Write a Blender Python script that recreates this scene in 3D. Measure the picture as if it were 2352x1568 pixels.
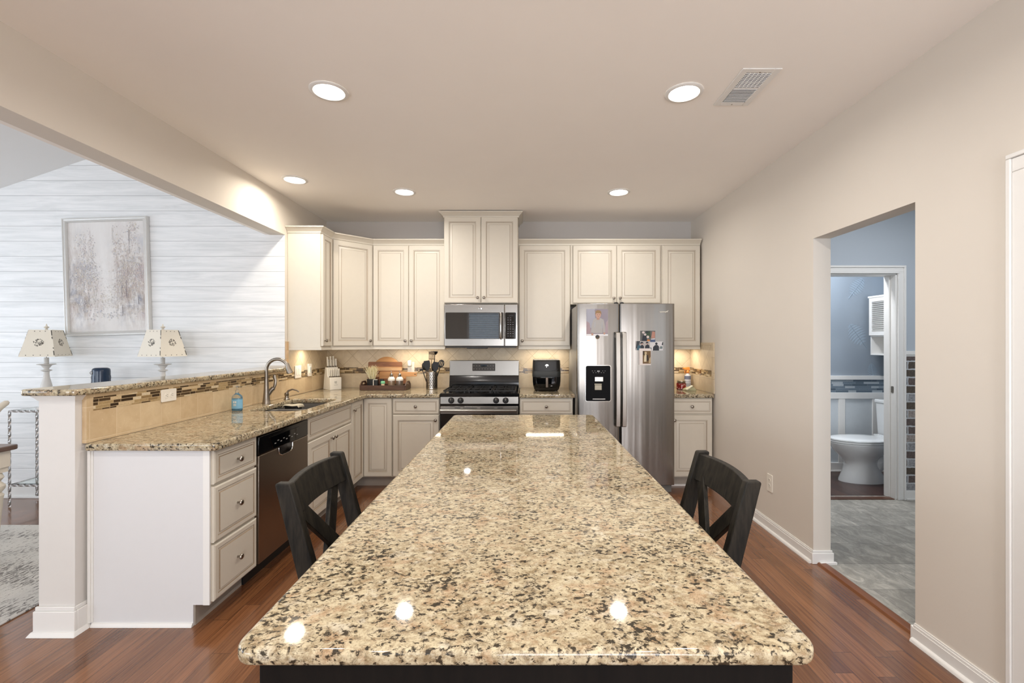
import bpy, math, random
from mathutils import Vector, Matrix
for o in list(bpy.data.objects): bpy.data.objects.remove(o)
sc = bpy.context.scene
COL = sc.collection
PI = math.pi
random.seed(7)
K = 16.0/36.0*2352          # focal length in pixels

# ------------------------------------------------------------ camera
cam = bpy.data.cameras.new('camera'); cam.lens = 16; cam.sensor_width = 36
cam.shift_x = -25/2352; cam.shift_y = 2.5/2352; cam.clip_start = .05
camo = bpy.data.objects.new('camera', cam); COL.objects.link(camo)
camo.location = (0, 0, 1.41); camo.rotation_euler = (PI/2, 0, 0)
sc.camera = camo
# ------------------------------------------------------------ world, exposure
sc.view_settings.view_transform = 'Standard'; sc.view_settings.look = 'None'
sc.view_settings.gamma = 1; sc.view_settings.use_curve_mapping = False
sc.view_settings.exposure = 0.78
w = bpy.data.worlds.new('world'); sc.world = w; w.use_nodes = True
w.node_tree.nodes['Background'].inputs[0].default_value = (.72, .85, 1, 1)
w.node_tree.nodes['Background'].inputs[1].default_value = 1.2

def area(name, loc, rot, sx, sy, power, col, spread=180, shape='RECTANGLE'):
    l = bpy.data.lights.new(name, 'AREA'); l.shape = shape; l.size = sx
    if shape in ('RECTANGLE', 'ELLIPSE'): l.size_y = sy
    l.energy = power; l.color = col; l.spread = math.radians(spread)
    o = bpy.data.objects.new(name, l); COL.objects.link(o); o.location = loc; o.rotation_euler = rot
    return o
DAY = (.89, .94, 1.0); WARM = (1.0, .87, .70); NEUT = (1.0, .95, .89)
# daylight outside out-of-frame windows; the glass door and hall ones are added fill
area('daylight_panel', (.75, -3.14, 1.10), (PI/2+.80, 0, 0), 2.0, 2.0, 66, (.98, .97, 1.0))  # added fill at the glass door, tilted up to brighten the ceiling
area('daylight_panel', (-4.3, -3.14, 1.40), (PI/2+.5, 0, 0), 3.0, 1.5, 44, DAY)
area('daylight_panel', (-6.32, 2.35, 1.45), (0, -PI/2-.3, 0), 1.5, 2.2, 16, DAY)
area('daylight_panel', (-6.32, -.6, 1.45), (0, -PI/2-.3, 0), 1.5, 2.2, 16, DAY)
area('daylight_panel', (2.95, 0.28, 1.55), (PI/2, 0, 0), 1.2, 1.3, 4, (.85, .92, 1.0))  # added fill for the hall, shining through the invented window
# ------------------------------------------------------------ helpers
def lin(c):
    return tuple((x/255/12.92 if x/255 <= .04045 else ((x/255+.055)/1.055)**2.4) for x in c)+(1,)

class N:
    """tiny node helper"""
    def __init__(s, name):
        s.m = bpy.data.materials.new(name); s.m.use_nodes = True; s.t = s.m.node_tree
        s.b = s.t.nodes['Principled BSDF']; s.tc = None
    def n(s, typ, ins=None, **kw):
        x = s.t.nodes.new(typ)
        for k, v in kw.items(): setattr(x, k, v)
        for k, v in (ins or {}).items(): s.set(x.inputs[k], v)
        return x
    def set(s, sock, v):
        if hasattr(v, 'bl_idname') or hasattr(v, 'is_output'): s.t.links.new(v, sock)
        else:
            if isinstance(v, tuple) and len(v) == 3 and sock.type == 'RGBA': v = v+(1,)
            sock.default_value = v
    def obj(s):
        if not s.tc: s.tc = s.n('ShaderNodeTexCoord')
        return s.tc.outputs['Object']
    def math(s, op, a, b=0.0, c=0.0, clamp=False):
        x = s.n('ShaderNodeMath', operation=op, use_clamp=clamp)
        s.set(x.inputs[0], a); s.set(x.inputs[1], b)
        if len(x.inputs) > 2: s.set(x.inputs[2], c)
        return x.outputs[0]
    def mapv(s, v, scale=(1, 1, 1), rot=(0, 0, 0), loc=(0, 0, 0)):
        return s.n('ShaderNodeMapping', {'Vector': v, 'Scale': scale, 'Rotation': rot, 'Location': loc}).outputs[0]
    def noise(s, v, scale, detail=4, rough=.55, dist=0):
        return s.n('ShaderNodeTexNoise', {'Vector': v, 'Scale': scale, 'Detail': detail, 'Roughness': rough, 'Distortion': dist}).outputs[0]
    def ramp(s, f, stops, interp='LINEAR'):
        r = s.n('ShaderNodeValToRGB', {'Fac': f}); cr = r.color_ramp; cr.interpolation = interp
        while len(cr.elements) < len(stops): cr.elements.new(.5)
        for e, (p, c) in zip(cr.elements, stops):
            e.position = p; e.color = c if len(c) == 4 else c+(1,)
        return r.outputs[0]
    def mix(s, f, a, b, typ='MIX'):
        x = s.n('ShaderNodeMix', data_type='RGBA', blend_type=typ)
        s.set(x.inputs[0], f); s.set(x.inputs[6], a); s.set(x.inputs[7], b)
        return x.outputs[2]
    def sep(s, v):
        x = s.n('ShaderNodeSeparateXYZ', {0: v}); return x.outputs[0], x.outputs[1], x.outputs[2]
    def comb(s, a, b, c=0.0): return s.n('ShaderNodeCombineXYZ', {0: a, 1: b, 2: c}).outputs[0]
    def bump(s, h, strength=.3, dist=.002):
        s.set(s.b.inputs['Normal'], s.n('ShaderNodeBump', {'Height': h, 'Strength': strength, 'Distance': dist}).outputs[0])
    def out(s, col=None, rough=None, metal=None, **kw):
        if col is not None: s.set(s.b.inputs['Base Color'], col)
        if rough is not None: s.set(s.b.inputs['Roughness'], rough)
        if metal is not None: s.set(s.b.inputs['Metallic'], metal)
        for k, v in kw.items(): s.set(s.b.inputs[k.replace('_', ' ')], v)
        return s.m

def plain(name, rgb, rough=.5, metal=0.0, nscale=25, var=.04, bump=0, **kw):
    """painted / moulded surface with a faint procedural mottling"""
    s = N(name); f = s.noise(s.obj(), nscale, 3)
    c = lin(rgb); a = tuple(max(0, x*(1-var)) for x in c[:3])+(1,); b = tuple(min(1, x*(1+var)) for x in c[:3])+(1,)
    if bump: s.bump(s.noise(s.obj(), 350, 2), bump, .001)
    return s.out(s.mix(f, a, b), rough, metal, **kw)
def emis(name, rgb, strength):
    s = N(name); f = s.noise(s.obj(), 5, 1)
    c = lin(rgb)
    s.out(c, .5, 0.0); s.set(s.b.inputs['Emission Color'], c); s.set(s.b.inputs['Emission Strength'], strength); return s.m
def glass(name, rgb=(255, 255, 255), rough=0.0, alpha_t=1.0):
    s = N(name); s.noise(s.obj(), 5, 1)
    return s.out(lin(rgb), rough, 0.0, Transmission_Weight=alpha_t, IOR=1.45)

def granite(name, off=(0, 0, 0), gain=1.0):
    s = N(name)
    v = s.mapv(s.obj(), (1, 1.25, 1.15), (0, 0, -.5), off)
    big = s.noise(v, 3.2, 3); mid = s.noise(s.mapv(v, (1, 1, 1), (0, 0, 0), (4, 2, 1)), 44, 7, .74, .2)
    base = s.mix(s.ramp(mid, [(.38, (0, 0, 0)), (.56, (1, 1, 1))]), lin((144, 126, 97)), lin((199, 187, 158)))
    pink = s.ramp(s.noise(s.mapv(v, (1, 1, 1), (0, 0, 0), (9, 5, 3)), 16, 6, .7), [(.52, (0, 0, 0)), (.64, (1, 1, 1))])
    base = s.mix(s.math('MULTIPLY', pink, .42), base, lin((178, 138, 104)))
    pale = s.ramp(s.noise(s.mapv(v, (1, 1, 1), (0, 0, 0), (1, 7, 3)), 21, 6, .65, .4), [(.56, (0, 0, 0)), (.66, (1, 1, 1))])
    base = s.mix(s.math('MULTIPLY', pale, .7), base, lin((208, 201, 182)))
    d = s.noise(v, 72, 6, .64, .35)
    thr = s.math('ADD', d, s.math('MULTIPLY', s.math('SUBTRACT', s.noise(v, 13, 4), .5), .30))
    halo = s.ramp(thr, [(.520, (0, 0, 0)), (.575, (1, 1, 1))])
    base = s.mix(s.math('MULTIPLY', halo, .68), base, lin((112, 98, 78)))
    dark = s.ramp(thr, [(.562, (0, 0, 0)), (.600, (1, 1, 1))])
    base = s.mix(s.math('MULTIPLY', dark, .95), base, lin((44, 40, 32)))
    r = s.noise(s.mapv(v, (1, 1, 1), (0, 0, 0), (3, 3, 8)), 24, 7, .7, .7)
    vein = s.ramp(s.math('ABSOLUTE', s.math('SUBTRACT', r, .5)), [(.0, (1, 1, 1)), (.018, (0, 0, 0))])
    vein = s.math('MULTIPLY', vein, s.ramp(s.noise(v, 14, 3), [(.45, (0, 0, 0)), (.56, (1, 1, 1))]))
    base = s.mix(s.math('MULTIPLY', vein, .7), base, lin((66, 54, 42)))
    sp = s.ramp(s.noise(v, 240, 3), [(.58, (0, 0, 0)), (.68, (1, 1, 1))])
    base = s.mix(s.math('MULTIPLY', sp, .5), base, lin((84, 70, 54)))
    base = s.mix(s.math('MULTIPLY', big, .2), base, lin((196, 172, 140)), 'MULTIPLY')
    return s.out(base, .045, 0.0, Specular_IOR_Level=.55)

def planks(name, cols, width, length, along='Y', gap=.0018, rough=.22, grain=1.0, gapcol=(50, 24, 14), coat=0.0):
    s = N(name); x, y, z = s.sep(s.obj())
    a, l = (x, y) if along == 'Y' else (y, x)
    ra = s.math('DIVIDE', a, width); row = s.math('FLOOR', ra); fa = s.math('FRACT', ra)
    wn = s.n('ShaderNodeTexWhiteNoise', {'W': row}, noise_dimensions='1D').outputs[0]
    rl = s.math('ADD', s.math('DIVIDE', l, length), s.math('MULTIPLY', wn, 7.3))
    idl = s.math('FLOOR', rl); fl = s.math('FRACT', rl)
    pid = s.n('ShaderNodeTexWhiteNoise', {'Vector': s.comb(row, idl)}, noise_dimensions='2D')
    col = s.ramp(pid.outputs[0], [(i/(len(cols)-1), lin(c)) for i, c in enumerate(cols)])
    off = s.math('MULTIPLY', pid.outputs[0], 37.0)
    gv = s.comb(s.math('ADD', s.math('MULTIPLY', a, 1/width), off), s.math('MULTIPLY', l, 1.1/length*1.0), off)
    g1 = s.noise(s.mapv(gv, (2.4, .75, 1)), 2.2, 7, .62, 1.3)
    g2 = s.noise(s.mapv(gv, (16, 1.2, 1)), 3.0, 5, .7)
    g = s.math('ADD', s.math('MULTIPLY', g1, .6), s.math('MULTIPLY', g2, .4))
    dk = s.ramp(g, [(.36, (.42, .36, .34)), (.5, (.85, .83, .82)), (.64, (1.12, 1.1, 1.06))])
    col = s.mix(grain, col, dk, 'MULTIPLY')
    gw = gap/width; gl = gap/length
    m = s.math('MAXIMUM', s.math('LESS_THAN', fa, gw), s.math('LESS_THAN', fl, gl))
    col = s.mix(s.math('MULTIPLY', m, .8), col, lin(gapcol))
    s.bump(s.math('SUBTRACT', s.math('MULTIPLY', g, .25), m), .35, .001)
    return s.out(col, rough, 0.0, Coat_Weight=coat, Coat_Roughness=.08)

def tile(name, horiz='X', size=.155, org=(0, 0), rot=0.0, bw=1.0, offset=0.0, c1=(218, 202, 174), c2=(190, 170, 140), grout=(178, 158, 128), mortar=.0046, gloss=.35):
    s = N(name); x, y, z = s.sep(s.obj())
    u = {'X': x, 'Y': y}[horiz]
    v = s.comb(s.math('SUBTRACT', u, org[0]), s.math('SUBTRACT', z, org[1]))
    if rot: v = s.mapv(v, (1, 1, 1), (0, 0, rot))
    v = s.mapv(v, (1, 1, 1), (0, 0, 0), (10*size*bw, 10*size, 0))
    b = s.n('ShaderNodeTexBrick', {'Vector': v, 'Color1': (0, 0, 0, 1), 'Color2': (1, 1, 1, 1), 'Mortar': (.5, .5, .5, 1), 'Scale': 1.0,
            'Mortar Size': mortar/2, 'Mortar Smooth': .2, 'Bias': 0.0, 'Brick Width': size*bw, 'Row Height': size}, offset=offset, offset_frequency=2, squash=1.0)
    n1 = s.noise(s.obj(), 14, 5, .6, .5)
    f = s.math('ADD', s.math('MULTIPLY', b.outputs[0], .4), s.math('MULTIPLY', s.math('SUBTRACT', s.math('MULTIPLY', n1, 2.2), .6), .6), clamp=True)
    col = s.mix(f, lin(c2), lin(c1))
    bl = s.ramp(s.noise(s.obj(), 48, 5, .7, 1.2), [(.60, (0, 0, 0)), (.68, (1, 1, 1))])
    col = s.mix(s.math('MULTIPLY', bl, .38), col, lin((232, 214, 186)))
    col = s.mix(b.outputs[1], col, lin(grout))
    s.bump(s.math('SUBTRACT', 1.0, b.outputs[1]), .5, .0015)
    return s.out(col, gloss, 0.0)

def mosaic(name, horiz='X', org=(0, 1.07), row=.0165, width=.115, stops=None, mortar=.0022, grout=(196, 172, 134)):
    s = N(name); x, y, z = s.sep(s.obj()); u = {'X': x, 'Y': y}[horiz]
    v = s.comb(s.math('SUBTRACT', u, org[0]), s.math('SUBTRACT', z, org[1]))
    r = s.math('FLOOR', s.math('DIVIDE', s.math('SUBTRACT', z, org[1]), row))
    wn = s.n('ShaderNodeTexWhiteNoise', {'W': r}, noise_dimensions='1D').outputs[0]
    ru = s.math('ADD', s.math('DIVIDE', u, width), s.math('MULTIPLY', wn, 5.7))
    cell = s.math('FLOOR', ru)
    # split some pieces in two at a random place
    wc = s.n('ShaderNodeTexWhiteNoise', {'Vector': s.comb(cell, r)}, noise_dimensions='2D').outputs[0]
    fr = s.math('FRACT', ru); cut = s.math('ADD', s.math('MULTIPLY', wc, .5), .3)
    part = s.math('GREATER_THAN', fr, cut)
    wid = s.n('ShaderNodeTexWhiteNoise', {'Vector': s.comb(cell, r, part)}, noise_dimensions='3D').outputs[0]
    st = stops or [(0, lin((82, 64, 44))), (.2, lin((176, 150, 108))), (.36, lin((112, 92, 64))), (.50, lin((208, 184, 146))), (.66, lin((62, 48, 34))), (.8, lin((150, 124, 86))), (.9, lin((216, 198, 166)))]
    col = s.ramp(wid, st, 'CONSTANT')
    col = s.mix(.5, col, s.ramp(s.noise(s.obj(), 160, 4, .7), [(.3, (.5, .5, .5)), (.7, (1.3, 1.3, 1.3))]), 'MULTIPLY')
    fz = s.math('FRACT', s.math('DIVIDE', s.math('SUBTRACT', z, org[1]), row))
    gm = s.math('LESS_THAN', fz, mortar/row)
    gu = s.math('LESS_THAN', fr, mortar/width)
    gc = s.math('LESS_THAN', s.math('ABSOLUTE', s.math('SUBTRACT', fr, cut)), mortar/width/2)
    m = s.math('MAXIMUM', gm, s.math('MAXIMUM', gu, gc))
    col = s.mix(m, col, lin(grout))
    s.bump(s.math('SUBTRACT', 1.0, m), .5, .001)
    return s.out(col, .2, 0.0)

def steel(name, rgb=(138, 132, 126), rough=.24, aniso=.6, vert=True, var=.06):
    s = N(name); sc_ = (140, 140, 1.2) if vert else (1.2, 1.2, 160)
    f = s.noise(s.mapv(s.obj(), sc_), 4, 3)
    c = lin(rgb)
    col = s.mix(f, tuple(x*(1-var) for x in c[:3])+(1,), tuple(min(1, x*(1+var)) for x in c[:3])+(1,))
    r = s.math('ADD', s.math('MULTIPLY', f, .08), rough-.04)
    return s.out(col, r, 1.0, Anisotropic=aniso, Anisotropic_Rotation=0.0)

def wood(name, a, b, axis='X', scale=9, rough=.45, stripes=0):
    s = N(name); st = {'X': (.12, 1, 1), 'Y': (1, .12, 1), 'Z': (1, 1, .12)}[axis]
    f = s.noise(s.mapv(s.obj(), st), scale*4, 6, .65, 1.2)
    col = s.mix(s.ramp(f, [(.3, (0, 0, 0)), (.7, (1, 1, 1))]), lin(a), lin(b))
    s.bump(f, .15, .001)
    return s.out(col, rough, 0.0)

# ---- mesh builder
class MB:
    def __init__(s): s.v = []; s.f = []; s.mi = []; s.M = Matrix.Identity(4); s.cur = 0
    def mat(s, i): s.cur = i; return s
    def at(s, M): s.M = M; return s
    def add(s, vs, fs, mi=None):
        n = len(s.v); s.v += [s.M @ Vector(p) for p in vs]
        for f in fs: s.f.append([n+i for i in f]); s.mi.append(s.cur if mi is None else mi)
    def box(s, x0, x1, y0, y1, z0, z1, mi=None):
        if x0 > x1: x0, x1 = x1, x0
        if y0 > y1: y0, y1 = y1, y0
        if z0 > z1: z0, z1 = z1, z0
        s.add([(x0,y0,z0),(x1,y0,z0),(x1,y1,z0),(x0,y1,z0),(x0,y0,z1),(x1,y0,z1),(x1,y1,z1),(x0,y1,z1)],
              [(0,3,2,1),(4,5,6,7),(0,1,5,4),(1,2,6,5),(2,3,7,6),(3,0,4,7)], mi); return s
    def loft(s, rings, caps=True, mi=None, close=False):
        n = len(rings[0]); vs = [p for r in rings for p in r]; fs = []
        R = len(rings)
        for i in range(R-1 if not close else R):
            for j in range(n):
                a, b = i*n+j, i*n+(j+1) % n; c, d = ((i+1) % R)*n+(j+1) % n, ((i+1) % R)*n+j
                fs.append((a, b, c, d))
        if caps and not close: fs.append(tuple(range(n-1, -1, -1))); fs.append(tuple(range((R-1)*n, R*n)))
        s.add(vs, fs, mi); return s
    def lathe(s, prof, c=(0, 0, 0), axis='Z', seg=20, mi=None, sx=1, sy=1, caps=True):
        rings = []
        for r, h in prof:
            ring = []
            for k in range(seg):
                a = 2*PI*k/seg; u, v_ = r*math.cos(a)*sx, r*math.sin(a)*sy
                p = {'Z': (u, v_, h), 'X': (h, u, v_), 'Y': (u, h, v_)}[axis]
                ring.append((c[0]+p[0], c[1]+p[1], c[2]+p[2]))
            rings.append(ring)
        return s.loft(rings, caps, mi)
    def tube(s, pts, r, seg=10, mi=None, squash=1.0):
        pts = [Vector(p) for p in pts]; rings = []; rr = r if isinstance(r, (list, tuple)) else [r]*len(pts)
        t0 = (pts[1]-pts[0]).normalized(); up = Vector((0, 0, 1)) if abs(t0.z) < .9 else Vector((0, 1, 0))
        nrm = (up-t0*up.dot(t0)).normalized()
        for i, p in enumerate(pts):
            t = (pts[min(i+1, len(pts)-1)]-pts[max(i-1, 0)]).normalized()
            nrm = (nrm-t*nrm.dot(t)).normalized(); b = t.cross(nrm)
            rings.append([tuple(p+nrm*rr[i]*math.cos(2*PI*k/seg)+b*rr[i]*squash*math.sin(2*PI*k/seg)) for k in range(seg)])
        return s.loft(rings, True, mi)
    def bar(s, p, q, w, h, up=(0, 0, 1), mi=None):
        """rectangular bar from p to q, w across, h along 'up'"""
        p, q = Vector(p), Vector(q); t = (q-p).normalized(); u = Vector(up); u = (u-t*u.dot(t)).normalized(); b = t.cross(u)
        r = lambda c: [tuple(c+b*i*w/2+u*j*h/2) for i, j in ((-1,-1),(1,-1),(1,1),(-1,1))]
        return s.loft([r(p), r(q)], True, mi)
    def prism(s, poly, z0, z1, mi=None):
        return s.loft([[(x, y, z0) for x, y in poly], [(x, y, z1) for x, y in poly]], True, mi)
    def sphere(s, c, r, seg=16, rings=10, mi=None, sc_=(1, 1, 1)):
        pr = [(max(1e-4, r*math.sin(PI*i/rings)), -r*math.cos(PI*i/rings)*sc_[2]) for i in range(rings+1)]
        return s.lathe(pr, c, 'Z', seg, mi, sc_[0], sc_[1])
    def build(s, name, mats, parent=None, bevel=0, seg=2, smooth=True, label=None, ang=35, sub=0):
        off = Vector((0, 0, 0)); p = parent
        if parent is not None and parent.get('_w', 0): off = Vector(parent['_o'])
        me = bpy.data.meshes.new(name); me.from_pydata([tuple(v-off) for v in s.v], [], s.f)
        if not isinstance(mats, (list, tuple)): mats = [mats]
        for m in mats: me.materials.append(m)
        me.polygons.foreach_set('material_index', s.mi)
        import bmesh
        bm = bmesh.new(); bm.from_mesh(me); pass
        bmesh.ops.recalc_face_normals(bm, faces=bm.faces); bm.to_mesh(me); bm.free()
        if smooth:
            me.polygons.foreach_set('use_smooth', [True]*len(me.polygons)); me.set_sharp_from_angle(angle=math.radians(ang))
        me.update()
        o = bpy.data.objects.new(name, me); COL.objects.link(o)
        if parent is not None:
            o.parent = parent
            if parent.get('_w', 0): o['_w'] = 1; o['_o'] = list(off)
        if bevel:
            b = o.modifiers.new('bevel', 'BEVEL'); b.width = bevel; b.segments = seg; b.limit_method = 'ANGLE'; b.angle_limit = math.radians(40); 
        if sub:
            b = o.modifiers.new('sub', 'SUBSURF'); b.levels = sub; b.render_levels = sub
        if label: o['label'] = label
        return o

def thing(name, label, cat, loc=(0, 0, 0), rotz=0, group=None, world=True):
    o = bpy.data.objects.new(name, None); COL.objects.link(o); o.location = loc; o.rotation_euler = (0, 0, rotz)
    o.empty_display_size = .1
    o['label'] = label; o['category'] = cat
    if group: o['group'] = group
    if world: o['_w'] = 1; o['_o'] = list(loc)
    return o
def tag(o, label, cat, group=None):
    o['label'] = label; o['category'] = cat
    if group: o['group'] = group
    return o
def struct(name, mb, m, parent=None, **kw):
    o = mb.build(name, m, parent, **kw)
    if parent is None: o['kind'] = 'structure'
    return o
def frame(o, u, n):
    u = Vector(u).normalized(); n = Vector(n).normalized(); v = Vector((0, 0, 1))
    M = Matrix.Identity(4)
    for i in range(3): M[i][0] = u[i]; M[i][1] = v[i]; M[i][2] = n[i]; M[i][3] = o[i]
    return M
def rrect(x0, x1, y0, y1, r, seg=6, rs=None):
    rs = rs or (r, r, r, r); pts = []
    for (cx, cy, a0, rr) in ((x0, y0, PI, rs[0]), (x1, y0, 1.5*PI, rs[1]), (x1, y1, 0, rs[2]), (x0, y1, .5*PI, rs[3])):
        if rr <= 0: pts.append((cx, cy)); continue
        ox = cx+(rr if cx == x0 else -rr); oy = cy+(rr if cy == y0 else -rr)
        for k in range(seg+1):
            a = a0+PI/2*k/seg; pts.append((ox+rr*math.cos(a), oy+rr*math.sin(a)))
    return pts
def slab(name, loops, z0, z1, m, bev=.01, parent=None):
    """flat slab with rounded edges; loops[1:] are holes"""
    cu = bpy.data.curves.new(name, 'CURVE'); cu.dimensions = '2D'; cu.fill_mode = 'BOTH'
    for lp in loops:
        sp = cu.splines.new('POLY'); sp.points.add(len(lp)-1); sp.use_cyclic_u = True
        for p, q in zip(sp.points, lp): p.co = (q[0], q[1], 0, 1)
    cu.extrude = max(0, (z1-z0)/2-bev); cu.bevel_depth = bev; cu.bevel_resolution = 3; cu.offset = -bev
    o = bpy.data.objects.new('tmp', cu); COL.objects.link(o); bpy.context.view_layer.update()
    me = bpy.data.meshes.new_from_object(o.evaluated_get(bpy.context.evaluated_depsgraph_get()))
    bpy.data.objects.remove(o); bpy.data.curves.remove(cu)
    me.transform(Matrix.Translation((0, 0, (z0+z1)/2))); me.materials.clear(); me.materials.append(m)
    me.polygons.foreach_set('use_smooth', [True]*len(me.polygons)); me.set_sharp_from_angle(angle=math.radians(50))
    me.name = name; o = bpy.data.objects.new(name, me); COL.objects.link(o)
    if parent is not None:
        o.parent = parent
        if parent.get('_w', 0): me.transform(Matrix.Translation(-Vector(parent['_o']))); o['_w'] = 1; o['_o'] = parent['_o']
    return o
def copy_tree(o, parent=None):
    c = o.copy(); COL.objects.link(c); c.parent = parent
    for ch in [x for x in o.children]: copy_tree(ch, c)
    return c

# ------------------------------------------------------------ materials
M_wall = plain('wall_paint', (219, 211, 200), .75, nscale=3, var=.02, bump=.12)
M_ceil = plain('ceiling_paint', (249, 244, 238), .85, nscale=3, var=.02, bump=.15)
M_white = plain('white_trim_paint', (232, 230, 226), .4, var=.015)
M_colw = plain('column_paint', (218, 214, 209), .5, var=.015)
M_cab = plain('cabinet_paint', (213, 205, 190), .38, var=.02)
M_glaze = plain('cabinet_glaze', (146, 126, 102), .5, var=.2, nscale=60)
M_toe = plain('toe_kick_paint', (168, 158, 146), .5)
M_gran = granite('granite_counter')
M_gran_i = granite('granite_island', (3.1, 1.7, .4))
M_gran_b = granite('granite_bar', (7.3, 4.7, 2.4))
M_floor = planks('oak_floor', [(116, 74, 46), (140, 93, 60), (126, 82, 52), (150, 102, 68), (108, 68, 44), (132, 88, 56)], .083, 1.05, 'Y', rough=.2, coat=.4)
M_bathfloor = planks('bath_wood_floor', [(70, 48, 42), (84, 58, 48), (62, 42, 38)], .12, 1.0, 'Y', rough=.3)
M_steel = steel('brushed_steel')
M_steelh = steel('brushed_steel_horizontal', (160, 156, 150), .22, .5, False)
M_steeld = steel('dishwasher_steel', (150, 138, 126), .3, .6)
M_chrome = plain('polished_nickel', (190, 186, 180), .14, 1.0)
M_nickel = plain('brushed_nickel', (150, 142, 132), .3, 1.0)
M_black = plain('black_enamel', (14, 14, 15), .12)
M_blackm = plain('black_plastic', (20, 20, 21), .4)
M_iron = plain('cast_iron', (18, 17, 16), .5)
M_blkglass = plain('black_glass', (8, 9, 11), .04, var=.01, Specular_IOR_Level=.45)
M_plate = plain('outlet_plastic', (236, 230, 218), .35, var=.01)
M_slot = plain('outlet_slot', (40, 36, 32), .6)
M_stool = None
def stoolmat():
    s = N('stool_paint'); n = s.noise(s.mapv(s.obj(), (1, 1, .15)), 60, 5, .65)
    col = s.mix(s.ramp(n, [(.35, (0, 0, 0)), (.7, (1, 1, 1))]), lin((16, 14, 11)), lin((46, 41, 33)))
    s.bump(n, .15, .001)
    return s.out(col, .55, 0.0, Specular_IOR_Level=.25)
M_stool = stoolmat()
M_espresso = wood('espresso_wood', (10, 8, 7), (20, 16, 13), 'Z', 6, .6); M_espresso.node_tree.nodes['Principled BSDF'].inputs['Specular IOR Level'].default_value = .15

# ------------------------------------------------------------ room shell
XL, XR, YB, ZC = -2.17, 1.856, 5.028, 2.745
YF = -3.0
# floor of kitchen and living room
mb = MB(); mb.box(-6.2, XR+.04, YF, YB, -.05, 0); struct('floor', mb, M_floor, smooth=False)
mb = MB(); mb.box(XL-.14, XR, YF, YB, ZC, ZC+.1); struct('ceiling', mb, M_ceil, smooth=False)
mb = MB(); mb.box(XL-.14, XR+.11, YB, YB+.12, 0, ZC+.1)
struct('wall_back', mb, plain('back_wall_paint', (198, 193, 188), .75, nscale=3, var=.02, bump=.12), smooth=False)
# right wall with the cased-less opening and a doorway near the camera
mb = MB()
def wall_x(mb, x0, x1, y0, y1, z1, holes):
    """wall slab between x0 and x1 running along Y with holes (ya, yb, za, zb)"""
    ys = sorted(holes); y = y0
    for ya, yb, za, zb in ys:
        mb.box(x0, x1, y, ya, 0, z1)
        if za > 0: mb.box(x0, x1, ya, yb, 0, za)
        mb.box(x0, x1, ya, yb, zb, z1); y = yb
    mb.box(x0, x1, y, y1, 0, z1)
def wall_y(mb, y0, y1, x0, x1, z1, holes):
    x = x0
    for xa, xb, za, zb in sorted(holes):
        mb.box(x, xa, y0, y1, 0, z1)
        if za > 0: mb.box(xa, xb, y0, y1, 0, za)
        mb.box(xa, xb, y0, y1, zb, z1); x = xb
    mb.box(x, x1, y0, y1, 0, z1)
OY0, OY1, OZ = 2.153, 2.909, 2.075
DY0, DY1 = .86, 1.66
wall_x(mb, XR, XR+.111, YF, YB, ZC, [(DY0, DY1, 0, 2.05), (OY0, OY1, 0, OZ)])
struct('wall_right', mb, M_wall, smooth=False)
# header beam on the left and the stub wall behind it
mb = MB(); mb.box(-2.31, XL, YF, 4.15, 2.393, ZC+.1)
struct('wall_left_header', mb, [M_wall], smooth=False)
mb = MB(); mb.box(-2.31, XL, 4.15, YB, 0, ZC+.1); struct('wall_left', mb, M_wall, smooth=False)
# pony wall with end column
PY0 = 2.20
M_pony = plain('pony_wall_paint', (212, 203, 192), .6, var=.02)
mb = MB(); mb.box(-2.345, XL, PY0+.005, 4.15, 0, 1.154)
struct('wall_pony', mb, M_colw, smooth=False)
# camera-side wall with windows and an added, unseen glass door opening
mb = MB(); wall_y(mb, YF-.12, YF, -6.3, XR+.11, 4.2, [(-5.8, -2.8, .7, 2.2), (-1.45, -.65, .75, 2.2), (-.2, 1.7, .05, 2.3)])
struct('wall_front', mb, M_wall, smooth=False)
# living room
M_ship = None
def shipmat():
    s = N('whitewashed_shiplap'); x, y, z = s.sep(s.obj()); W = .138
    r = s.math('DIVIDE', s.math('SUBTRACT', z, 2.470-20*W), W); row = s.math('FLOOR', r); fr = s.math('FRACT', r)
    wn = s.n('ShaderNodeTexWhiteNoise', {'W': row}, noise_dimensions='1D').outputs[0]
    v = s.comb(s.math('ADD', s.math('MULTIPLY', x, .55), s.math('MULTIPLY', wn, 30)), s.math('MULTIPLY', z, 7.0), row)
    g = s.noise(v, 3.2, 7, .65, .9); g2 = s.noise(s.mapv(v, (1, 5, 1)), 9, 4, .7)
    col = s.ramp(s.math('ADD', s.math('MULTIPLY', g, .7), s.math('MULTIPLY', g2, .3)), [(.32, lin((212, 214, 214))), (.48, lin((229, 230, 230))), (.62, lin((240, 240, 240)))])
    m = s.math('LESS_THAN', fr, .022)
    col = s.mix(s.math('MULTIPLY', m, .75), col, lin((128, 128, 128)))
    s.bump(s.math('SUBTRACT', s.math('MULTIPLY', g2, .15), m), .4, .002)
    return s.out(col, .55, 0.0)
M_ship = shipmat()
def zv(x): return 2.813+.34*(x+4.768)
mb = MB(); mb.loft([[(-6.2, 4.15, 0), (XL-.14, 4.15, 0), (XL-.14, 4.15, zv(XL-.14)), (-6.2, 4.15, zv(-6.2))], [(-6.2, 4.27, 0), (XL-.14, 4.27, 0), (XL-.14, 4.27, zv(XL-.14)), (-6.2, 4.27, zv(-6.2))]])
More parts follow.
